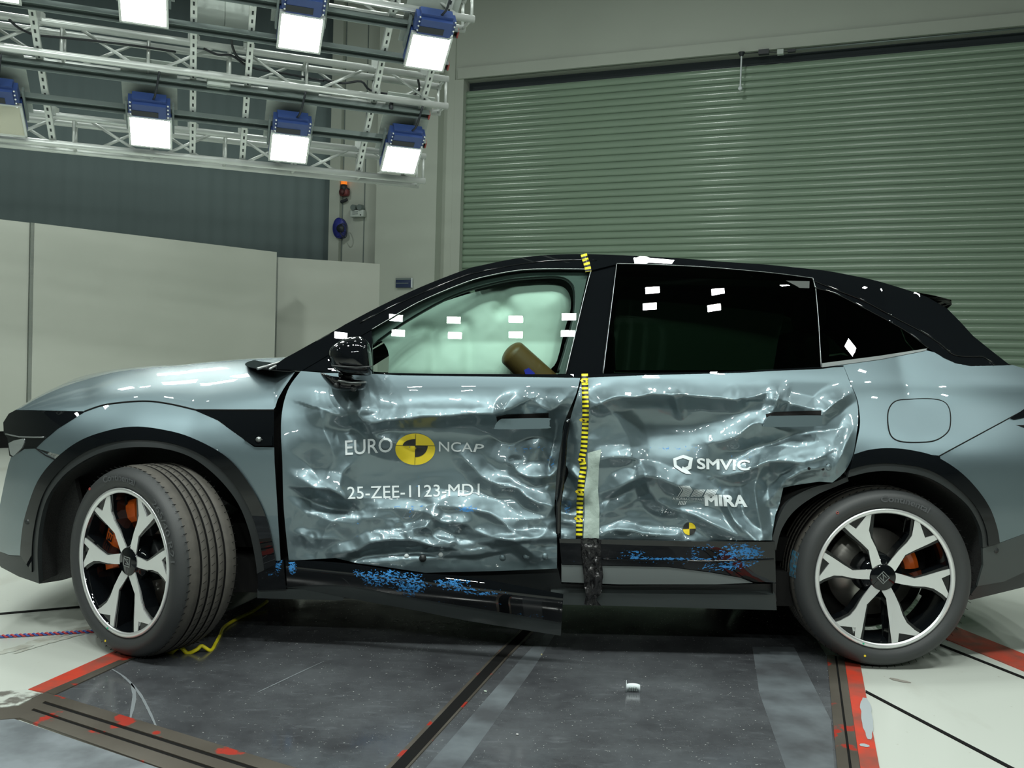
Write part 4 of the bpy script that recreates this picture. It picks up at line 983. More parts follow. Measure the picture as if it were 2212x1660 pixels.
flap_o = cr([(1918, 915), (1920, 885), (1935, 867), (1965, 863), (2010, 862), (2038, 868), (2051, 885), (2053, 915), (2046, 935), (2020, 952), (1985, 956), (1945, 954), (1925, 942)], 5, True)
cpart(panel('charge_flap', flap_o, side(-0.0015), M['paint'], None, 12, 0.003))
cpart(seam('flap_gap', flap_o + [flap_o[0]], side(-0.001), 0.0026, M['dark'], None))
cpart(panel('rear_bumper', L((2030, 986.5), (2212, 887.5), (2320, 840), (2330, 1116), (2212, 1154), (2160, 1173)) + [p for p in archR_o[::-1] if p[0] > 2030], side(), M['paint'], None, 16))
cpart(seam('bumper_seam', L((2026, 987), (2212, 886.5), (2320, 839)), side(-0.001), 0.0025, M['dark'], None))
cpart(panel('tail_lamp', L((2183, 904), (2212, 884), (2320, 836), (2320, 884), (2212, 902), (2192, 906)), side(-0.006), M['gloss'], None, 12, 0.01))
cpart(panel('bumper_valance', L((2123, 1185), (2160, 1174), (2212, 1155), (2328, 1117), (2322, 1200), (2212, 1237), (2169, 1257), (2111, 1267), (2124, 1222)), side(-0.002), M['grey_plastic'], None, 14, 0.01))
cpart(panel('bumper_skirt', L((2111, 1267), (2169, 1257), (2212, 1237), (2322, 1200), (2320, 1240), (2212, 1269), (2097, 1297), (2090, 1295)), side(0.012), M['plastic'], None, 14, 0.02))
p = side(-0.004)([2152], [1190])[0]; bm = bmesh.new(); bm_cyl(bm, tuple(p + np.array([0, .01, 0])), tuple(p), 0.011, 14); cpart(from_bm('parking_sensor', bm, M['plastic'], None, True))
p = side(-0.016)([59], [1128])[0]; bm = bmesh.new(); bm_cyl(bm, tuple(p + np.array([0, .01, 0])), tuple(p), 0.011, 14); cpart(from_bm('parking_sensor', bm, M['plastic'], None, True))
strip('arch_flare', archR_o, midpath(archR_o, archR_i, 0.66), side(-0.012), M['gloss'], thick=0.02)
strip('arch_lip', midpath(archR_o, archR_i, 0.64), archR_i, side(-0.004), M['plastic'], thick=0.02)
fr_o = cr([(1831, 1030), (1800, 1043), (1750, 1056), (1705, 1082), (1682, 1120), (1668, 1165)], 5); fr_i = cr([(1833, 1040), (1800, 1054), (1760, 1072), (1715, 1105), (1688, 1145), (1676, 1190)], 5)
strip('arch_lip', fr_o, fr_i, side(0.02), M['plastic'], thick=0.02)
liner('wheel_liner', [(1670, 1290), (1668, 1190)] + [tuple(q) for q in fr_o[::-1]] + [tuple(q) for q in archR_i[1:]] + [(2119, 1230), (2095, 1296)], 0.62, M['felt'], side(0.02))
wrap('tail_face', [(2320, 836), (2328, 900), (2330, 1000), (2330, 1116), (2322, 1200), (2320, 1240)], side(), 0.10, M['paint'])

# ---- greenhouse
sil = L((581, 797.5), (617, 773), (717, 720), (744, 702)) + cr([(744, 702), (820, 662), (907, 621), (1004, 583), (1040, 573.5), (1112, 559), (1177, 551.5), (1251, 549), (1325, 551), (1403, 554.5), (1480, 559), (1565, 566), (1650, 571.5), (1728, 579), (1783, 585), (1833, 594), (1894, 607), (1977, 632)], 4)[1:]
fw_top = cr([(803, 712), (830, 696), (900, 655), (980, 620), (1029, 602.5), (1078, 591), (1126, 583.5), (1175, 581), (1257, 581.5)], 5) + L((1272, 582), (1277, 584))
rw_top = cr([(1333, 569.5), (1400, 571), (1468, 574), (1530, 577.5), (1598, 583), (1680, 591), (1756, 601)], 4)
qw_top = cr([(1760, 622), (1785, 628), (1811, 637), (1866, 665), (1922, 695), (1963, 719), (2005, 752)], 4)
frame = sil + L((2003, 642), (2046, 667), (2074, 695), (2102, 726), (2143, 759), (2179, 787), (2166, 790), (2096, 791.5), (2064, 785.5), (2041, 775.5), (2020, 762.5), (2005, 753)) + qw_top[::-1][1:] + L((1757, 601)) + rw_top[::-1][1:] + L((1331, 571), (1278, 584)) + fw_top[::-1][1:] + L((803, 712), (652, 801), (640, 800))
cpart(panel('roof_frame', frame, side(), M['gloss'], None, 10, 0.006))
cpart(panel('b_pillar', L((1278, 585), (1331, 572), (1303, 808), (1222, 809)), gside(0.012), M['gloss'], None, 9, 0.01))
cpart(panel('mirror_sail', L((652, 801), (803, 713), (806, 810)), side(0.004), M['gloss'], None, 12, 0.006))
cpart(panel('belt_trim', L((806, 807), (1221, 809), (1306, 808), (1565, 803.5), (1696, 797), (1774, 793), (1822, 790), (1822, 792), (1600, 805), (1400, 810), (1255, 816), (860, 810.5)), side(-0.002), M['gloss'], None, 12, 0.006))
cpart(panel('quarter_trim', L((1776, 785), (1900, 769), (2003, 753), (2000, 757.5), (1900, 777), (1776, 794)), side(-0.003), M['silver'], None, 10, 0.004))
fw_poly = fw_top + L((1221, 808), (806, 807))
cpart(panel('front_side_window', fw_poly, gside(0.004), M['glass_f'], None, 9, 0.0))
cpart(panel('rear_side_window', rw_top + L((1762, 624), (1768, 690), (1774, 793), (1695, 797), (1565, 803), (1305, 807)), gside(-0.002), M['glass_r'], None, 9, 0.0))
cpart(panel('quarter_window', qw_top + L((1900, 770), (1775, 785), (1768, 700)), gside(-0.001), M['glass_r'], None, 8, 0.0))
cpart(seam('window_edge', fw_top + L((1276, 586), (1262, 640), (1222, 808)), side(-0.001), 0.0018, M['edge'], None))
cpart(seam('window_edge', L((1303, 807), (1332, 572)) + rw_top + L((1762, 624), (1768, 690), (1774, 793)), side(-0.004), 0.0015, M['edge'], None))
cpart(seam('window_edge', qw_top, side(-0.004), 0.004, M['gloss'], None))
cpart(seam('roof_seam', cr([(1757, 606), (1811, 628), (1866, 650), (1922, 680), (1990, 716), (2030, 742), (2060, 766), (2100, 770), (2125, 771), (2148, 789)], 4), side(-0.003), 0.0045, M['gloss'], None))
cpart(seam('drip_rail', [(p[0] + 1, p[1] + 13) for p in sil if 760 < p[0] < 1300], side(-0.002), 0.003, M['gloss'], None))
# roof skin
sa = np.array([p for p in sil if p[0] >= 1000]); RS = side()(sa[:, 0], sa[:, 1]); rows = []
for t in np.linspace(0, 1, 10):
    Q = RS.copy(); Q[:, 1] += (YCAR - RS[:, 1]) * t; Q[:, 2] += 0.030 * (1 - (1 - t) ** 2); rows.append(Q)
rows = rows + [mirror(r) for r in rows[-2::-1]]; nc = len(RS)
cpart(obj('roof', mesh('roof', np.concatenate(rows), [(i * nc + j, i * nc + j + 1, (i + 1) * nc + j + 1, (i + 1) * nc + j) for i in range(len(rows) - 1) for j in range(nc - 1)]), M['gloss']))
def across(name, pts, mt, bx=0.0, bz=0.0, n=12, fn=side(0.004)):
    A = np.array(pts, float); P = fn(A[:, 0], A[:, 1]); B = mirror(P); rows = []
    for k in range(n + 1):
        t = k / n; Q = P + (B - P) * t; s = math.sin(PI * t); Q[:, 0] += bx * s; Q[:, 2] += bz * s; rows.append(Q)
    m = len(P); return cpart(obj(name, mesh(name, np.concatenate(rows), [(i * m + j, i * m + j + 1, (i + 1) * m + j + 1, (i + 1) * m + j) for i in range(n) for j in range(m - 1)]), mt))
across('windscreen', [(581, 797.5), (617, 773.5), (744, 702.5), (820, 662.5), (907, 621.5), (1004, 583.5)], glass('windscreen_glass', (0.55, 0.68, 0.64)), -0.06, 0.0)
across('rear_screen', [(2046, 667), (2074, 695), (2102, 726), (2143, 759), (2179, 787)], M['glass_r'], 0.10, 0.0)
across('tailgate', [(2179, 787), (2230, 802), (2320, 836)], M['paint'], 0.10, 0.01)
across('spoiler', [(1977, 631), (2020, 639), (2055, 648), (2056, 659), (2046, 667), (2010, 660), (1985, 645)], M['gloss'], 0.06, 0.012)
# mirror
mh = thing('door_mirror', '', ''); del mh['label'], mh['category']; cpart(mh)
mo = p3(757, 768, 3.66)
def blob(name, prof_px, Yc, half, mt, parent):
    """closed rounded body from a side outline, thick in depth"""
    A = resample(list(cr(prof_px, 6, True)) + [cr(prof_px, 6, True)[0]], 48)[:-1]; c = A.mean(0); V = []; n = len(A); Fq = []
    K = 9
    for k in range(K):
        a = -PI / 2 + PI * k / (K - 1); s = max(math.cos(a), 0.02) ** 0.55; y = Yc + half * math.sin(a)
        V += list(at_depth(c[0] + (A[:, 0] - c[0]) * s, c[1] + (A[:, 1] - c[1]) * s, y + np.zeros(n)))
    for k in range(K - 1):
        for i in range(n): Fq.append((k * n + i, k * n + (i + 1) % n, (k + 1) * n + (i + 1) % n, (k + 1) * n + i))
    Fq.append(tuple(range(n))[::-1]); Fq.append(tuple((K - 1) * n + i for i in range(n)))
    o = obj(name, mesh(name, V, Fq), mt); bm = bmesh.new(); bm.from_mesh(o.data); bmesh.ops.recalc_face_normals(bm, faces=bm.faces); bm.to_mesh(o.data); bm.free()
    return cpart(o, parent)
blob('mirror_housing', [(709, 764), (718, 747), (742, 732), (772, 726), (790, 733), (800, 750), (804, 775), (804, 805), (796, 812), (762, 811), (735, 806), (716, 792)], 3.63, 0.10, M['gloss'], mh)
cpart(tube('housing_seam', [tuple(p3(x, y, 3.53)) for x, y in cr([(716, 790), (735, 792), (770, 794), (803, 792)], 4)], 0.003, M['plastic']), mh)
blob('mirror_foot', [(692, 806), (715, 812), (745, 816), (790, 823), (793, 830), (786, 842), (765, 847), (740, 846), (722, 842), (705, 826)], 3.70, 0.08, M['gloss'], mh)
cpart(tube('silver_strip', [tuple(p3(x, y, 3.615)) for x, y in ((730, 823), (760, 827), (791, 826))], 0.004, M['edge']), mh)
for x, y in ((726, 833), (763, 841)):
    q = p3(x, y, 3.61); bm = bmesh.new(); bm_cyl(bm, tuple(q + np.array([0, .02, 0])), tuple(q), 0.010, 14); cpart(from_bm('mirror_camera', bm, M['plastic'], None, True), mh)
cpart(tube('mirror_neck', [tuple(p3(745, 806, 3.68)), tuple(p3(750, 822, 3.70))], 0.028, M['gloss']), mh)

# ---- interior seen through the glass
seal = cr([(815, 735), (880, 690), (980, 636), (1080, 607), (1150, 598), (1209, 597), (1236, 612), (1244, 640), (1240, 690), (1222, 760), (1208, 805)], 5)
cpart(seam('window_seal', seal, side(0.05), 0.012, M['plastic'], None))
cpart(panel('door_inner_frame', [(p[0], p[1] + 2) for p in fw_top] + L((1268, 600), (1222, 808), (1205, 808)) + [q for q in seal[::-1]] + L((806, 745)), side(0.035), mat('inner_trim', (0.05, 0.065, 0.06), 0.6), None, 14, 0.01))
air = cr([(838, 812), (840, 767), (829, 741), (814, 727), (850, 706), (881, 690), (920, 668), (965, 650), (1020, 633), (1066, 622), (1095, 615), (1160, 610), (1209, 617), (1229, 634), (1233, 666), (1219, 715), (1203, 780), (1187, 800), (1182, 812)], 3) + L((1000, 816))
def air_fn(px, py):
    h = 0.05 * (1 - np.exp(-np.minimum.reduce([np.min([segdist(np.stack([px, py], 1), air[i], air[(i + 1) % len(air)])[0] for i in range(len(air))], axis=0)]) / 26.0))
    for pts, a, w in (([(935, 812), (938, 760), (925, 715), (905, 712)], -0.022, 14), ([(1013, 812), (1014, 740), (1005, 700), (960, 712), (938, 716)], -0.022, 14), ([(1084, 617), (1088, 660), (1082, 670)], -0.018, 14), ([(1112, 760), (1110, 690), (1090, 665), (1080, 672)], -0.018, 16), ([(820, 728), (900, 715), (960, 690), (1000, 660)], -0.012, 22)):
        best = np.full(len(px), 1e9); P = np.stack([px, py], 1); q = cr(pts, 4)
        for i in range(len(q) - 1): best = np.minimum(best, segdist(P, q[i], q[i + 1])[0])
        h = h + a * np.exp(-(best / w) ** 2)
    h = h + 0.012 * fbm(px / 40.0, py / 40.0, 3)
    P = side(0.13)(px, py); d = ray(px, py); d = d / d[:, 1:2]; q = 0.13 * np.clip((py - 620) / 120.0, 0, 1); return P + d * (q - h)[:, None]
bag = cpart(panel('curtain_airbag', air, air_fn, M['airbag'], None, 6, 0.02)); bag['label'] = 'white inflated curtain airbag behind the front window'
air2 = cr([(1330, 800), (1330, 660), (1380, 625), (1500, 632), (1620, 640), (1690, 660), (1680, 740), (1670, 800)], 4)
cpart(panel('curtain_airbag', air2, side(0.30), M['airbag'], None, 20, 0.02))
# dummy arm between glass and airbag
def capsule(name, a, b, r, mt, parent, r2=None):
    a = np.array(a); b = np.array(b); n = 9; pts = []; rad = []; d = (b - a) / np.linalg.norm(b - a); r2 = r2 or r
    for k in range(n): t = PI / 2 * k / (n - 1); pts.append(a - d * r * math.cos(t) * 0.55); rad.append(max(r * math.sin(t), 0.002))
    for k in range(n): t = PI / 2 * k / (n - 1); pts.append(b + d * r2 * math.sin(t)); rad.append(max(r2 * math.cos(t), 0.002))
    return tube(name, pts, rad, mt, parent, 24)
dummy = thing('dummy_arm', 'brown crash dummy arm with a blue paint dab, lying behind the front window', 'dummy', tuple(p3(1120, 780, 3.93)))
o = capsule('arm', p3(1108, 765, 3.92), p3(1200, 850, 3.96), 0.060, M['skin'], None, 0.064); keep(o, dummy)
o = panel('paint_dab', L((1132, 800), (1142, 795), (1156, 807), (1150, 812), (1136, 812)), lambda x, y: at_depth(x, y, 3.866 + 0.0 * x), M['bluepaint'], None, 6, 0.008); keep(o, dummy)
# dash, seats, floor of the cabin, rear wall
def cbox(name, c, s, mt, bev=0.03): return cpart(box(name, c, s, mt, None, None, bev))
cbox('dashboard', (-0.75, 4.66, 1.02), (0.5, 1.45, 0.22), M['plastic'])
sw = bpy.data.meshes.new('steering_wheel'); bm = bmesh.new()
ring = [(-0.50 + 0.05 * math.cos(a) * 0.4, 4.25 + 0.18 * math.sin(a), 1.10 + 0.17 * math.cos(a)) for a in np.linspace(0, 2 * PI, 33)]
cpart(tube('steering_wheel', ring, 0.016, M['plastic']))
for x in (0.05, 1.0):
    for y in (4.28, 5.05):
        cbox('seat_cushion', (x, y, 0.72), (0.5, 0.5, 0.22), M['plastic'], 0.06); cbox('seat_back', (x + 0.32, y, 1.08), (0.16, 0.48, 0.62), M['plastic'], 0.06); cbox('headrest', (x + 0.36, y, 1.47), (0.10, 0.26, 0.16), M['plastic'], 0.04)
cbox('cabin_floor', (0.2, YCAR, 0.45), (2.9, 1.5, 0.1), M['dark'], 0); cbox('cabin_bulkhead', (-1.05, YCAR, 0.75), (0.1, 1.5, 0.6), M['dark'], 0); cbox('boot_floor', (1.95, YCAR, 0.95), (0.7, 1.4, 0.1), M['dark'], 0)
cbox('headliner', (0.55, YCAR, 1.59), (1.5, 1.15, 0.03), mat('headliner_cloth', (0.10, 0.11, 0.105), 0.9), 0)
cbox('underbody', (0.0, YCAR + 0.02, 0.30), (2.4, 1.72, 0.14), M['dark'], 0); cbox('underbody', (-1.65, YCAR, 0.32), (0.7, 0.9, 0.2), M['dark'], 0); cbox('underbody', (1.75, YCAR, 0.35), (0.9, 0.9, 0.2), M['dark'], 0)
# far side: plain mirrored skin
def far(name, poly, mt, step=40, off=0.0, thick=0.006):
    f = side(off); o = panel(name, poly, lambda x, y: mirror(f(x, y)), mt, None, step, 0.0)
    me = o.data; bm = bmesh.new(); bm.from_mesh(me)
    for fc in bm.faces: fc.normal_flip()
    bm.to_mesh(me); bm.free(); return cpart(o)
far('far_fender', fender, M['paint']); far('far_front_door', [(p[0], p[1]) for p in fd], M['paint']); far('far_rear_door', rd, M['paint']); far('far_quarter_panel', qp, M['paint'])
far('far_roof_frame', frame, M['gloss'], 20); far('far_b_pillar', L((1278, 585), (1331, 572), (1303, 808), (1222, 809)), M['gloss']); far('far_front_window', fw_poly + [], M['glass_f']); far('far_rear_window', rw_top + L((1762, 624), (1774, 793), (1305, 807)), M['glass_r']); far('far_quarter_window', qw_top + L((1900, 770), (1775, 785), (1768, 700)), M['glass_r'])
far('far_bumper', L(*bump_edge) + L((43, 1201)) + [p for p in archF_o if p[1] <= 1200 and p[0] <= 119] + L((119, 992), (77, 969.5), (53, 970.5)), M['paint']); far('far_rear_bumper', L((2030, 986.5), (2212, 887.5), (2320, 840), (2330, 1116), (2212, 1154), (2160, 1173)) + [p for p in archR_o[::-1] if p[0] > 2030], M['paint'])
far('far_headlamp', L((34, 886), (183, 889.5), (125, 926), (77, 969), (24, 987), (8, 937), (7, 913)), M['gloss']); far('far_sill', L((556, 1222), (620, 1213), (1203, 1230), (1208, 1164), (1674, 1171), (1678, 1318), (1215, 1306), (556, 1292)), M['plastic'])

# ---- wheels
def poly_prism(name, pol, y0, y1, mt, parent, inset=0.0):
    bm = bmesh.new(); a = [bm.verts.new((r * math.cos(t), y0 + 0.0, r * math.sin(t))) for r, t in pol]; b = [bm.verts.new((r * math.cos(t), y1, r * math.sin(t))) for r, t in pol]
    n = len(pol)
    bm.faces.new(a); bm.faces.new(b[::-1])
    for i in range(n): bm.faces.new((a[i], a[(i + 1) % n], b[(i + 1) % n], b[i]))
    bmesh.ops.triangulate(bm, faces=[f for f in bm.faces if len(f.verts) > 4])
    return from_bm(name, bm, mt, parent, False)
def dish(o, R):
    for v in o.data.vertices:
        r = math.hypot(v.co.x, v.co.z); v.co.y += 0.028 * max(0, 1 - r / R) ** 1.2
def wheel(center, steer, scale, twist, label, calipers, logo_twist, calr):
    wl = bpy.data.objects.new('wheel', None); C.objects.link(wl); wl.empty_display_size = 0.1
    wl.parent = car; wl.location = (center[0], center[1] - YCAR, center[2]); wl.rotation_euler = (0, 0, steer); wl.scale = (scale,) * 3; wl['label'] = label
    R = 0.285
    tp = [(0.276, 0.004), (0.290, -0.004), (0.302, -0.014), (0.318, -0.019), (0.335, -0.015), (0.348, -0.004), (0.357, 0.010), (0.3625, 0.024), (0.3655, 0.044)]
    idx = [0] * 7 + [1]
    def add(r, y, m): tp.append((r, y)); idx.append(m)
    for gy in (0.070, 0.106, 0.142, 0.178):
        add(0.3695, gy - 0.0045, 1); add(0.361, gy - 0.003, 2); add(0.361, gy + 0.003, 2); add(0.3695, gy + 0.0045, 2)
    add(0.3675, 0.205, 1); add(0.3615, 0.226, 1); add(0.350, 0.246, 1); add(0.33, 0.258, 0); add(0.30, 0.256, 0); add(0.276, 0.246, 0)
    lathe('tyre', tp, [M['tyre'], M['tread'], M['groove']], wl, 120, idx)
    bm = bmesh.new()
    for k in range(76):
        a = 2 * PI * k / 76
        for (y, r, wd_) in ((0.030, 0.3628, 0.040), (0.222, 0.3618, 0.036)):
            m = Matrix.Rotation(a, 4, 'Y') @ Matrix.Translation((0, y, r)) @ Matrix.Rotation(0.35 if y > 0.1 else -0.30, 4, 'X') @ Matrix.Rotation(0.12, 4, 'Z') @ Matrix.Diagonal((0.0016, wd_, 0.0022, 1))
            bmesh.ops.create_cube(bm, size=1, matrix=m)
        for y in (0.088, 0.124, 0.160):
            m = Matrix.Rotation(a + 0.02, 4, 'Y') @ Matrix.Translation((0, y, 0.3692)) @ Matrix.Rotation(0.5, 4, 'Z') @ Matrix.Diagonal((0.0012, 0.018, 0.002, 1)); bmesh.ops.create_cube(bm, size=1, matrix=m)
    o = from_bm('sipes', bm, M['groove'], wl); o['kind'] = 'stuff'
    # sidewall rings
    bm = bmesh.new()
    lathe('rim', [(0.279, 0.012), (0.286, -0.004), (0.284, -0.008), (0.272, -0.008), (0.266, -0.002), (0.262, 0.012), (0.252, 0.050), (0.247, 0.11), (0.256, 0.205), (0.275, 0.225)], [M['chrome'], M['gloss']], wl, 96, [0, 0, 0, 0, 1, 1, 1, 1, 1])
    lathe('brake_disc', [(0.06, 0.150), (0.185, 0.150), (0.187, 0.156), (0.187, 0.168), (0.185, 0.174), (0.06, 0.174)], [M['disc']], wl, 72)
    lathe('hub', [(0.001, 0.09), (0.085, 0.09), (0.09, 0.10), (0.09, 0.15), (0.10, 0.20)], [M['plastic']], wl, 40)
    lathe('back_plate', [(0.001, 0.2), (0.25, 0.2)], [M['dark']], wl, 48)
    for b0 in (-96, 24, 144):
        for sgn in (1, -1):
            def A(r, dg): return (r * R, math.radians(b0 + twist + sgn * dg))
            edge_in = [(0.10, 2), (0.20, 4), (0.30, 16), (0.45, 24.0), (0.60, 19.5), (0.80, 15.5), (0.955, 14.0)]
            edge_out = [(0.955, 41.0), (0.86, 38.0), (0.72, 34.5), (0.60, 34.5), (0.45, 38), (0.30, 42), (0.20, 46), (0.14, 52), (0.10, 30)]
            back = [A(r, d) for r, d in edge_in] + [A(0.955, 23), A(0.955, 31)] + [A(r, d) for r, d in edge_out]
            # black spoke body, wider and deeper than its machined face
            bb = [A(r, d - (3.0 if r > 0.3 else 0)) for r, d in edge_in] + [A(0.955, 23), A(0.955, 31)] + [A(r, d + (3.0 if r > 0.3 else 0)) for r, d in edge_out]
            o = poly_prism('spoke', bb, 0.0035, 0.060, M['gloss'], wl); dish(o, R)
            # machined face as a frame round the pocket
            pk = [A(0.935, 36.0), A(0.935, 27), A(0.935, 19.0), A(0.815, 22.5)]
            f1 = [A(r, d) for r, d in edge_in] + [A(0.955, 19.0)] + [pk[2], pk[3]] + [A(0.72, 31.0)] + [A(r, d) for r, d in edge_out[2:]]
            o = poly_prism('machined_face', f1, -0.0015, 0.0035, M['chrome'], wl); dish(o, R)
            f2 = [pk[3], pk[0], A(0.955, 37.0), A(0.955, 41.0), A(0.86, 38.0), A(0.72, 34.5), A(0.72, 31.0)]
            o = poly_prism('machined_face', f2, -0.0015, 0.0035, M['chrome'], wl); dish(o, R)
    lathe('centre_cap', [(0.0005, 0.016), (0.050, 0.016), (0.054, 0.020), (0.060, 0.030), (0.085, 0.034), (0.085, 0.06)], [M['gloss']], wl, 48)
    bm = bmesh.new(); ml = Matrix.Rotation(logo_twist, 4, 'Y'); q = 0.0175; w = 0.0028
    for c_, s_ in (((0, 0, q), (2 * q + w, 0.002, w)), ((0, 0, -q), (2 * q + w, 0.002, w)), ((q, 0, 0), (w, 0.002, 2 * q)), ((-q, 0, 0), (w, 0.002, 2 * q)), ((-0.004, 0, 0.009), (0.026, 0.002, w)), ((0.004, 0, -0.009), (0.026, 0.002, w))):
        bmesh.ops.create_cube(bm, size=1, matrix=Matrix.Translation((0, 0.0145, 0)) @ ml @ Matrix.Translation(c_) @ Matrix.Diagonal((*s_, 1)))
    bmesh.ops.create_cube(bm, size=1, matrix=Matrix.Translation((0, 0.0145, 0)) @ ml @ Matrix.Rotation(0.62, 4, 'Y') @ Matrix.Diagonal((0.026, 0.002, w, 1)))
    from_bm('cap_emblem', bm, M['edge'], wl)
    for (ang0, ang1) in calipers:
        prof = []
        n = 8; bm = bmesh.new()
        for ri, ro, y0, y1 in ((calr[0], calr[1], calr[2], 0.148),):
            va = []
            for k in range(n + 1):
                a = math.radians(ang0 + (ang1 - ang0) * k / n); va.append([bm.verts.new((r * math.cos(a), y, r * math.sin(a))) for r, y in ((ri, y0 + .01), (ri + .02, y0), (ro - .02, y0), (ro, y0 + .012), (ro, y1), (ri, y1))])
            for k in range(n):
                for j in range(6): bm.faces.new((va[k][j], va[k][(j + 1) % 6], va[k + 1][(j + 1) % 6], va[k + 1][j]))
            bm.faces.new(va[0]); bm.faces.new(va[-1][::-1])
        from_bm('brake_caliper', bm, M['orange'], wl, False)
    for a, cl in ((-104, 'yellow'), ):
        aa = math.radians(a); bm = bmesh.new(); bm_cyl(bm, (0.322 * math.cos(aa), -0.0185, 0.322 * math.sin(aa)), (0.322 * math.cos(aa), -0.0205, 0.322 * math.sin(aa)), 0.0045, 12); from_bm('paint_dot', bm, M['yellow'], wl)
    aa = math.radians(-107); bm = bmesh.new(); bm_cyl(bm, (0.278 * math.cos(aa), -0.006, 0.278 * math.sin(aa)), (0.278 * math.cos(aa), -0.011, 0.278 * math.sin(aa)), 0.0036, 10); from_bm('paint_dot', bm, mat('green_dot', (0.02, 0.45, 0.25), 0.5) if 'green_dot' not in bpy.data.materials else bpy.data.materials['green_dot'], wl)
    aa = math.radians(128); ringp = [(0.335 * math.cos(aa) + 0.0045 * math.cos(t), -0.0165, 0.335 * math.sin(aa) + 0.0045 * math.sin(t)) for t in np.linspace(0, 2 * PI, 13)]
    tube('paint_ring', ringp, 0.0012, mat('red_dot', (0.5, 0.08, 0.06), 0.5) if 'red_dot' not in bpy.data.materials else bpy.data.materials['red_dot'], wl, 6)
    return wl
WRc = p3(1911, 1254, 3.75); WRc[2] = 0.372
wr_ = wheel(WRc, 0.0, 1.0, 0.0, 'rear wheel', [(8, 31)], PI / 4, (0.130, 0.188, 0.10))
WFc = p3(267, 1213, 3.64); WFc[2] = 0.381
wf_ = wheel(WFc, -math.radians(33.5), 1.03, 8.0, 'front wheel turned to the right', [(98, 198)], 0.08, (0.150, 0.238, 0.062))
def copy_tree(o, parent, loc, rz):
    c = o.copy(); C.objects.link(c); c.parent = parent; c.location = loc; c.rotation_euler = (0, 0, rz)
    for k in list(o.children):
        d = k.copy(); C.objects.link(d); d.parent = c; d.matrix_parent_inverse = k.matrix_parent_inverse.copy()
    return c
for w_, lb, st in ((wr_, 'far rear wheel', PI), (wf_, 'far front wheel', PI - math.radians(33.5))):
    copy_tree(w_, car, (w_.location.x, -w_.location.y, w_.location.z), st)['label'] = lb

# ---- lettering and marks
def flat_text(txt, bold=0.0, sp=1.0, shear=0.0):
    cu = bpy.data.curves.new('lettering', 'FONT'); cu.body = txt; cu.size = 1.0; cu.space_character = sp; cu.shear = shear; cu.resolution_u = 4
    o = bpy.data.objects.new('lettering_tmp', cu); C.objects.link(o); bpy.context.view_layer.update()
    me = bpy.data.meshes.new_from_object(o.evaluated_get(bpy.context.evaluated_depsgraph_get())); bpy.data.objects.remove(o); bpy.data.curves.remove(cu)
    if bold:                                            # thicken the strokes: push every outline point outwards
        bm = bmesh.new(); bm.from_mesh(me); bmesh.ops.remove_doubles(bm, verts=bm.verts, dist=1e-5); mv = {}
        for e in bm.edges:
            if len(e.link_faces) != 1: continue
            m_ = (e.verts[0].co + e.verts[1].co) / 2; d = e.verts[1].co - e.verts[0].co; n = Vector((d.y, -d.x, 0))
            if n.length < 1e-9: continue
            n.normalize()
            if n.dot(e.link_faces[0].calc_center_median() - m_) > 0: n = -n
            for v in e.verts: mv.setdefault(v, []).append(n)
        for v, ns in mv.items():
            s = sum(ns, Vector()); 
            if s.length < 0.3: continue
            s.normalize(); v.co += s * bold / max(0.6, min(n.dot(s) for n in ns))
        bm.to_mesh(me); bm.free()
    return me
def place(me, corners, fn, step=6.0):
    """map a flat mesh's bounding box onto four pixel corners (tl, tr, br, bl) of a surface"""
    bm = bmesh.new(); bm.from_mesh(me); bmesh.ops.triangulate(bm, faces=bm.faces)
    xs = [v.co.x for v in bm.verts]; ys = [v.co.y for v in bm.verts]; x0, x1, y0, y1 = min(xs), max(xs), min(ys), max(ys)
    tl, tr, br, bl = [np.array(c, float) for c in corners]
    for v in bm.verts:
        u = (v.co.x - x0) / (x1 - x0); t = (v.co.y - y0) / (y1 - y0)
        q = (bl * (1 - u) + br * u) * (1 - t) + (tl * (1 - u) + tr * u) * t; v.co = (q[0], q[1], 0)
    for _ in range(4):
        e = [k for k in bm.edges if k.calc_length() > step]
        if not e: break
        bmesh.ops.subdivide_edges(bm, edges=e, cuts=1); bmesh.ops.triangulate(bm, faces=[f for f in bm.faces if len(f.verts) > 3])
    A = np.array([(v.co.x, v.co.y) for v in bm.verts]); P = fn(A[:, 0], A[:, 1])
    for v, p in zip(bm.verts, P): v.co = p
    bm.to_mesh(me); bm.free(); me.update(); return me
def letters(name, me, mt, parent):
    """split a flat lettering mesh into one object per character (pieces that overlap sideways stay together)"""
    bm = bmesh.new(); bm.from_mesh(me); bm.verts.ensure_lookup_table(); seen = set(); isl = []
    for v in bm.verts:
        if v.index in seen: continue
        st = [v]; seen.add(v.index); grp = []
        while st:
            q = st.pop(); grp.append(q.index)
            for e in q.link_edges:
                w_ = e.other_vert(q)
                if w_.index not in seen: seen.add(w_.index); st.append(w_)
        isl.append(set(grp))
    F_ = [[v.index for v in f.verts] for f in bm.faces]; co = [v.co.copy() for v in bm.verts]; bm.free()
    out = []
    for g in isl:
        ids = sorted(g); mp = {k: i for i, k in enumerate(ids)}
        m2 = mesh(name, [co[k] for k in ids], [[mp[k] for k in f] for f in F_ if f[0] in g]); out.append(obj(name, m2, mt, parent, False))
    return out
def letter(name, txt, corners, fn, mt, parent, bold=0.0, sp=1.0, shear=0.0, step=3.4):
    for o in letters('letter', place(flat_text(txt, bold, sp, shear), corners, fn, step), mt, None): cpart(o, parent)
DS = dside(-0.0042)
letter('lettering', 'EURO', [(745, 952), (848, 945), (848, 977), (746, 984)], DS, M['white'], front_door, 0.008)
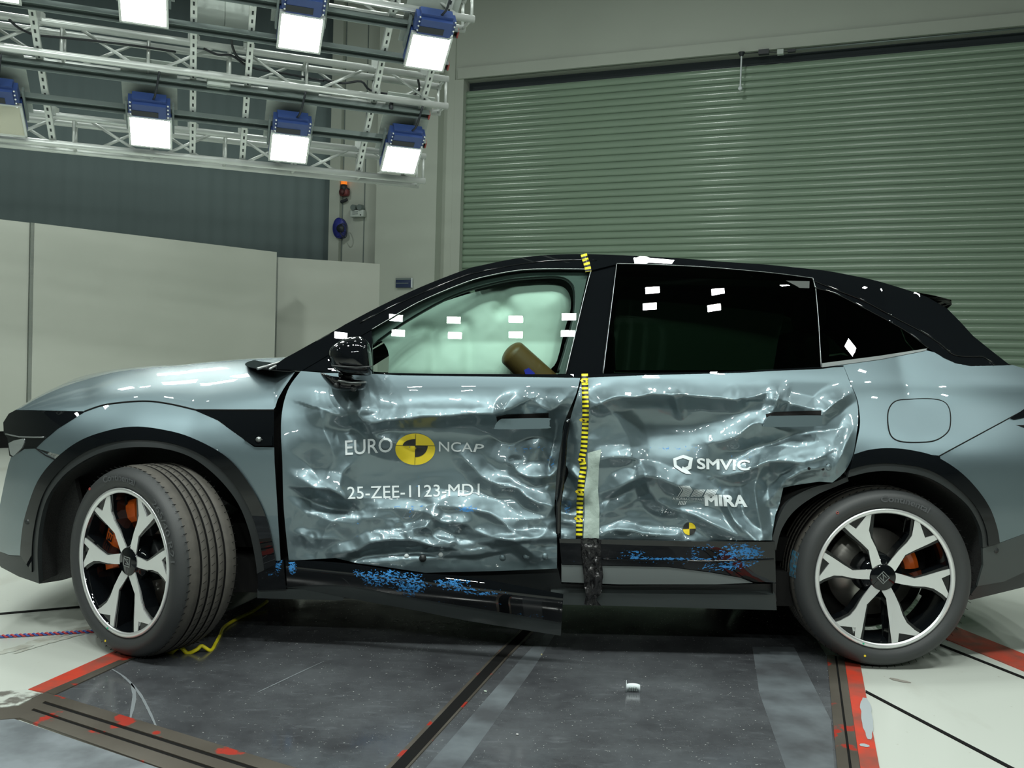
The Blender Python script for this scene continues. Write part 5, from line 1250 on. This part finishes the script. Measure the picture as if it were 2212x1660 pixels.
letter('lettering', 'NCA', [(948, 954), (1021, 957), (1021, 977), (948, 976)], dside(-0.005), M['white'], front_door, 0.004)
letter('lettering', 'P', [(1028, 959), (1047, 961), (1042, 977), (1022, 977)], dside(-0.006), M['white'], front_door, 0.01)
letter('lettering', '25-ZEE-1123-MD1', [(750, 1052), (1036, 1045), (1036, 1071), (751, 1079)], dside(-0.0024), M['white'], front_door, 0.006, 1.02)
letter('lettering', 'SMVIC', [(1505, 990), (1620, 994), (1619, 1017), (1506, 1014)], DS, M['white'], rear_door, 0.028)
letter('lettering', 'MIRA', [(1521, 1069), (1613, 1070), (1615, 1097), (1523, 1094)], DS, M['white'], rear_door, 0.045, 1.0)
letter('lettering', 'A HORIBA COMPANY', [(1453, 1075), (1521, 1077), (1521, 1082), (1453, 1080)], DS, M['white'], rear_door, 0.0)
def patch(name, pol, mt, parent, off=-0.0035, step=6): return cpart(panel(name, pol, dside(off), mt, None, step, 0.0), parent)
def arc(cx, cy, rx, ry, a0, a1, n=24): return [(cx + rx * math.cos(math.radians(a)), cy - ry * math.sin(math.radians(a))) for a in np.linspace(a0, a1, n)]
patch('round_emblem', arc(897, 971, 43, 34, 0, 345, 44), M['yellow'], front_door)
patch('emblem_quarter', [(898, 963)] + arc(898, 963, 28, 14, 90, 180, 10), M['black'], front_door, -0.005)
patch('emblem_quarter', [(897, 964)] + arc(897, 964, 27, 24, 270, 360, 10), M['black'], front_door, -0.005)
patch('emblem_line', [(855, 962.4), (940, 963.0), (940, 964.0), (855, 963.4)], M['black'], front_door, -0.005)
patch('emblem_line', [(897.4, 938.5), (898.4, 938.5), (896.6, 1004), (895.6, 1004)], M['black'], front_door, -0.005)
hexo = [(1454, 991), (1476, 983), (1497, 990), (1493, 1013), (1486, 1016), (1494, 1025), (1482, 1024), (1473, 1020), (1456, 1009)]
hexi = [(1461, 995), (1475, 990), (1489, 995), (1486, 1007), (1480, 1010), (1476, 1008), (1471, 1012), (1462, 1005)]
patch('shield_logo', L(*hexo[:5]) + L((1480, 1010), (1486, 1007), (1489, 995), (1475, 990), (1461, 995)) + L((1454, 992)), M['white'], rear_door)
patch('shield_logo', L((1454, 992), (1461, 995), (1462, 1005), (1473, 1013), (1474, 1008), (1481, 1011), (1494, 1025), (1482, 1024), (1473, 1020), (1456, 1009)), M['white'], rear_door)
for i in range(9):
    x = 1465 + i * 2.6 + (2 if i > 0 else 0)
    patch('logo_stripe', [(x, 1050 + i * 0.0), (x + 1.4, 1050), (x + 1.4 + 7, 1060), (x + 1.4 - 2, 1074), (x - 2, 1074), (x + 7, 1060)], M['white'], rear_door)
for i in range(16):
    x = 1492 + i * 3.0 + (3 if i > 7 else 0)
    patch('logo_stripe', [(x + 9, 1058), (x + 10.5, 1058), (x + 1.5, 1074), (x, 1074)], M['white'], rear_door)
for i in range(5): patch('logo_stripe', [(1468 + i * 3.4, 1083), (1469.5 + i * 3.4, 1083), (1466.5 + i * 3.4, 1091), (1465 + i * 3.4, 1091)], M['white'], rear_door)
patch('target_marker', arc(1489, 1143, 14, 13.5, 0, 345, 30), M['yellow'], rear_door)
patch('target_quarter', [(1488.5, 1143)] + arc(1489, 1143, 14, 13.5, 92, 182, 9), M['black'], rear_door, -0.005)
patch('target_quarter', [(1489.5, 1143)] + arc(1489, 1143, 14, 13.5, 272, 362, 9), M['black'], rear_door, -0.005)
# tyre and caliper lettering (real relief on the rubber)
def arc_text(txt, wl, r0_, r1_, a0, a1, y, mt, bold=0.0, name='lettering', face=-1):
    me = flat_text(txt, bold); xs = [v.co.x for v in me.vertices]; ys = [v.co.y for v in me.vertices]; x0, x1, y0, y1 = min(xs), max(xs), min(ys), max(ys)
    for v in me.vertices:
        a = math.radians(a0 + (a1 - a0) * (v.co.x - x0) / (x1 - x0)); r = r0_ + (r1_ - r0_) * (v.co.y - y0) / (y1 - y0); v.co = (r * math.cos(a), y, r * math.sin(a))
    letters('letter', me, mt, wl)
M['relief'] = mat('tyre_relief', (0.075, 0.08, 0.085), 0.5)
arc_text('Continental', wr_, 0.314, 0.340, 96, 60, -0.0205, M['relief'], 0.02)
arc_text('Continental', wf_, 0.314, 0.340, 110, 74, -0.0205, M['relief'], 0.02)
arc_text('265/40 R21', wf_, 0.314, 0.340, 52, 8, -0.0205, M['relief'], 0.01)
arc_text('ZEEKR', wf_, 0.180, 0.210, 190, 130, 0.0605, M['black'], 0.01)
# blue scuff on the rear tyre's shoulder
V = []; Fq = []
for i, a in enumerate(np.linspace(165, 182, 9)):
    for j, (r, y) in enumerate(((0.3592, 0.010), (0.3640, 0.024), (0.3672, 0.044), (0.3702, 0.062))):
        e = 0.004 * fbm(np.array([i * 0.9]), np.array([j * 1.3]), 2)[0]
        V.append((r * math.cos(math.radians(a + 60 * e * 8)), y + e, r * math.sin(math.radians(a + 60 * e * 8))))
for i in range(8):
    for j in range(3): Fq.append((i * 4 + j, i * 4 + j + 1, i * 4 + j + 5, i * 4 + j + 4))
o = obj('blue_scuff', mesh('blue_scuff', V, Fq), mat('scuff_blue', (0.03, 0.16, 0.27), 0.6, noise=(90, 1.0, (0.07, 0.072, 0.065), 0.1)), wr_)
# ---- measuring tape, pale tape and black tape on the pillar line
def ribbon(name, pts, w, fn, mt, parent=None, n=160, tilt=0.0):
    A = resample(cr(pts, 6), n); T = np.gradient(A, axis=0); T /= np.linalg.norm(T, axis=1)[:, None]; N = np.stack([-T[:, 1], T[:, 0]], 1)
    Lf = A + N * w / 2; Rt = A - N * w / 2; V = np.concatenate([fn(Lf[:, 0], Lf[:, 1]), fn(A[:, 0], A[:, 1]), fn(Rt[:, 0], Rt[:, 1])])
    Fq = [(k * n + i, k * n + i + 1, (k + 1) * n + i + 1, (k + 1) * n + i) for k in range(2) for i in range(n - 1)]
    me = mesh(name, V, Fq); uv = me.uv_layers.new(name='along'); s = np.r_[0, np.cumsum(np.linalg.norm(np.diff(A, axis=0), axis=1))]
    for lp_ in me.loops: uv.data[lp_.index].uv = (s[lp_.vertex_index % n], (lp_.vertex_index // n) * 0.5)
    o = obj(name, me, mt, None, True); m = o.modifiers.new('thickness', 'SOLIDIFY'); m.thickness = 0.0015; m.offset = 0
    return cpart(o, parent)
def stripes():
    m = mat('tape_stripes', (0.8, 0.7, 0.02), 0.4); nt = m.node_tree; b = nt.nodes['Principled BSDF']; uv = nt.nodes.new('ShaderNodeUVMap'); uv.uv_map = 'along'
    sp = nt.nodes.new('ShaderNodeSeparateXYZ'); nt.links.new(uv.outputs[0], sp.inputs[0])
    mu = nt.nodes.new('ShaderNodeMath'); mu.operation = 'MULTIPLY'; mu.inputs[1].default_value = 1 / 9.6; nt.links.new(sp.outputs[0], mu.inputs[0])
    fr_ = nt.nodes.new('ShaderNodeMath'); fr_.operation = 'FRACT'; nt.links.new(mu.outputs[0], fr_.inputs[0])
    gt = nt.nodes.new('ShaderNodeMath'); gt.operation = 'GREATER_THAN'; gt.inputs[1].default_value = 0.52; nt.links.new(fr_.outputs[0], gt.inputs[0])
    mx = nt.nodes.new('ShaderNodeMix'); mx.data_type = 'RGBA'; mx.inputs[6].default_value = (0.80, 0.72, 0.02, 1); mx.inputs[7].default_value = (0.012, 0.012, 0.012, 1)
    nt.links.new(gt.outputs[0], mx.inputs[0]); nt.links.new(mx.outputs[2], b.inputs['Base Color']); return m
M['stripes'] = stripes()
rb1 = ribbon('measuring_tape', [(1261, 549.5), (1264, 560), (1268, 572), (1271, 587)], 13.5, side(-0.004), M['stripes'], None, 40)
rb1['label'] = 'yellow and black striped measuring tape over the roof edge'
rb2 = ribbon('measuring_tape', [(1263, 808), (1264, 850), (1265, 900), (1263, 940), (1261, 970), (1257, 992), (1260, 1010), (1256, 1040), (1253, 1080), (1252, 1110), (1251, 1162)], 14, dside(-0.006), M['stripes'])
rb2['label'] = 'yellow and black striped measuring tape down the pillar line'
for x, y in ((1256, 822), (1254, 907), (1251, 993), (1245, 1062), (1243, 1120)):
    cpart(panel('tape_flag', [(x - 3, y), (x + 1, y - 3), (x + 8, y - 2), (x + 14, y + 2), (x + 12, y + 6), (x + 5, y + 4), (x, y + 4)], dside(-0.0085), M['yellow'], None, 5, 0.0), rb2)
    cpart(panel('tape_mark', [(x + 3, y - 1), (x + 9, y), (x + 9, y + 4), (x + 5, y + 3)], dside(-0.0095), M['black'], None, 5, 0.0), rb2)
cpart(panel('pale_tape', L((1269, 979), (1299, 971), (1294, 1006), (1292, 1060), (1295, 1100), (1294, 1163), (1260, 1163), (1263, 1110), (1262, 1059), (1270, 1010)), dside(-0.008), M['clear_tape'], None, 6, 0.001))
bt = cpart(panel('black_tape', L((1255, 1164), (1299, 1165), (1297, 1200), (1302, 1240), (1299, 1280), (1288, 1296), (1298, 1310), (1262, 1306), (1266, 1290), (1262, 1262), (1258, 1210)), lambda x, y: side(-0.022)(x, y) + np.stack([0 * x, 0.055 * fbm(x / 8.0, y / 16.0, 4) , 0 * x], 1), M['black_tape'], None, 4, 0.002))
bt['label'] = 'crumpled black tape wrapped round the sill'

# ====================================================================== loose things on the floor
def gp(px, py, z=0.006): return tuple(ground(px, py, z)[0])
strap = [gp(356, 1404), gp(368, 1412), gp(388, 1398, 0.03), gp(405, 1412), gp(425, 1404, 0.02), gp(436, 1396, 0.03), gp(455, 1406), gp(466, 1390, 0.01), gp(476, 1372, 0.01), gp(484, 1356, 0.012), gp(508, 1340, 0.012), gp(545, 1322, 0.012), gp(578, 1299, 0.03)]
tag(tube('yellow_strap', cr(strap, 6), 0.0062, M['cable_y'], None, 8, 1.3), 'wavy yellow strap lying on the dark plate behind the front tyre', 'strap')
def twist(off, mt, nm):
    a = np.array(gp(-700, 1416)); b = np.array(gp(225, 1364)); n = 500; pts = []
    for k in range(n): t = k / (n - 1); p = a + (b - a) * t; ph = t * 290 + off; pts.append((p[0], p[1] + 0.004 * math.cos(ph), 0.008 + 0.004 * math.sin(ph)))
    return tube(nm, pts, 0.004, mt, None, 6)
tw = thing('twisted_cable', 'red and blue twisted wire pair running under the front wheel', 'cable', gp(80, 1372, 0.0))
keep(twist(0, mat('wire_red', (0.45, 0.05, 0.06), 0.5), 'wire'), tw); keep(twist(PI, mat('wire_blue', (0.06, 0.10, 0.35), 0.5), 'wire'), tw)
# white curled label scrap
lab = thing('paper_scrap', 'small white curled paper label standing on the dark plate', 'scrap', gp(1366, 1496, 0.004))
pp = cr([(-0.024, -0.012, 0), (-0.018, 0.002, 0), (0.0, 0.008, 0), (0.018, 0.004, 0), (0.026, -0.008, 0)], 5); V = []; Fq = []
for i, p in enumerate(pp):
    h_ = 0.030 + 0.018 * max(0, 1 - i / 3.0); V += [(p[0], p[1], 0.0), (p[0], p[1], h_)]
for i in range(len(pp) - 1): Fq.append((2 * i, 2 * i + 2, 2 * i + 3, 2 * i + 1))
o = obj('paper', mesh('paper', V, Fq), M['white'], lab); m = o.modifiers.new('thickness', 'SOLIDIFY'); m.thickness = 0.0012
for i in range(4): box('print_mark', (-0.010 + i * 0.008, -0.0005 + 0.0, 0.012), (0.004, 0.014, 0.010), M['zinc'], lab)
# little crumbs of debris on the plates
for i, (x, y, lb, c_) in enumerate(((1170, 1414, 'tiny yellowish crumb beside the loose sill trim end', (0.5, 0.45, 0.2)), (1048, 1494, 'tiny pale chip beside the middle floor rail', (0.5, 0.6, 0.5)), (1118, 1587, 'tiny white chip on the dark plate right of the middle rail', (0.6, 0.6, 0.6)))):
    bm = bmesh.new(); bmesh.ops.create_icosphere(bm, subdivisions=1, radius=0.006)
    for v in bm.verts: v.co *= random.uniform(0.6, 1.2); v.co.z *= 0.5
    o = from_bm('debris_chip', bm, mat('chip_%s' % 'abc'[i], c_, 0.6), None); o.location = gp(x, y, 0.007); tag(o, lb, 'debris')
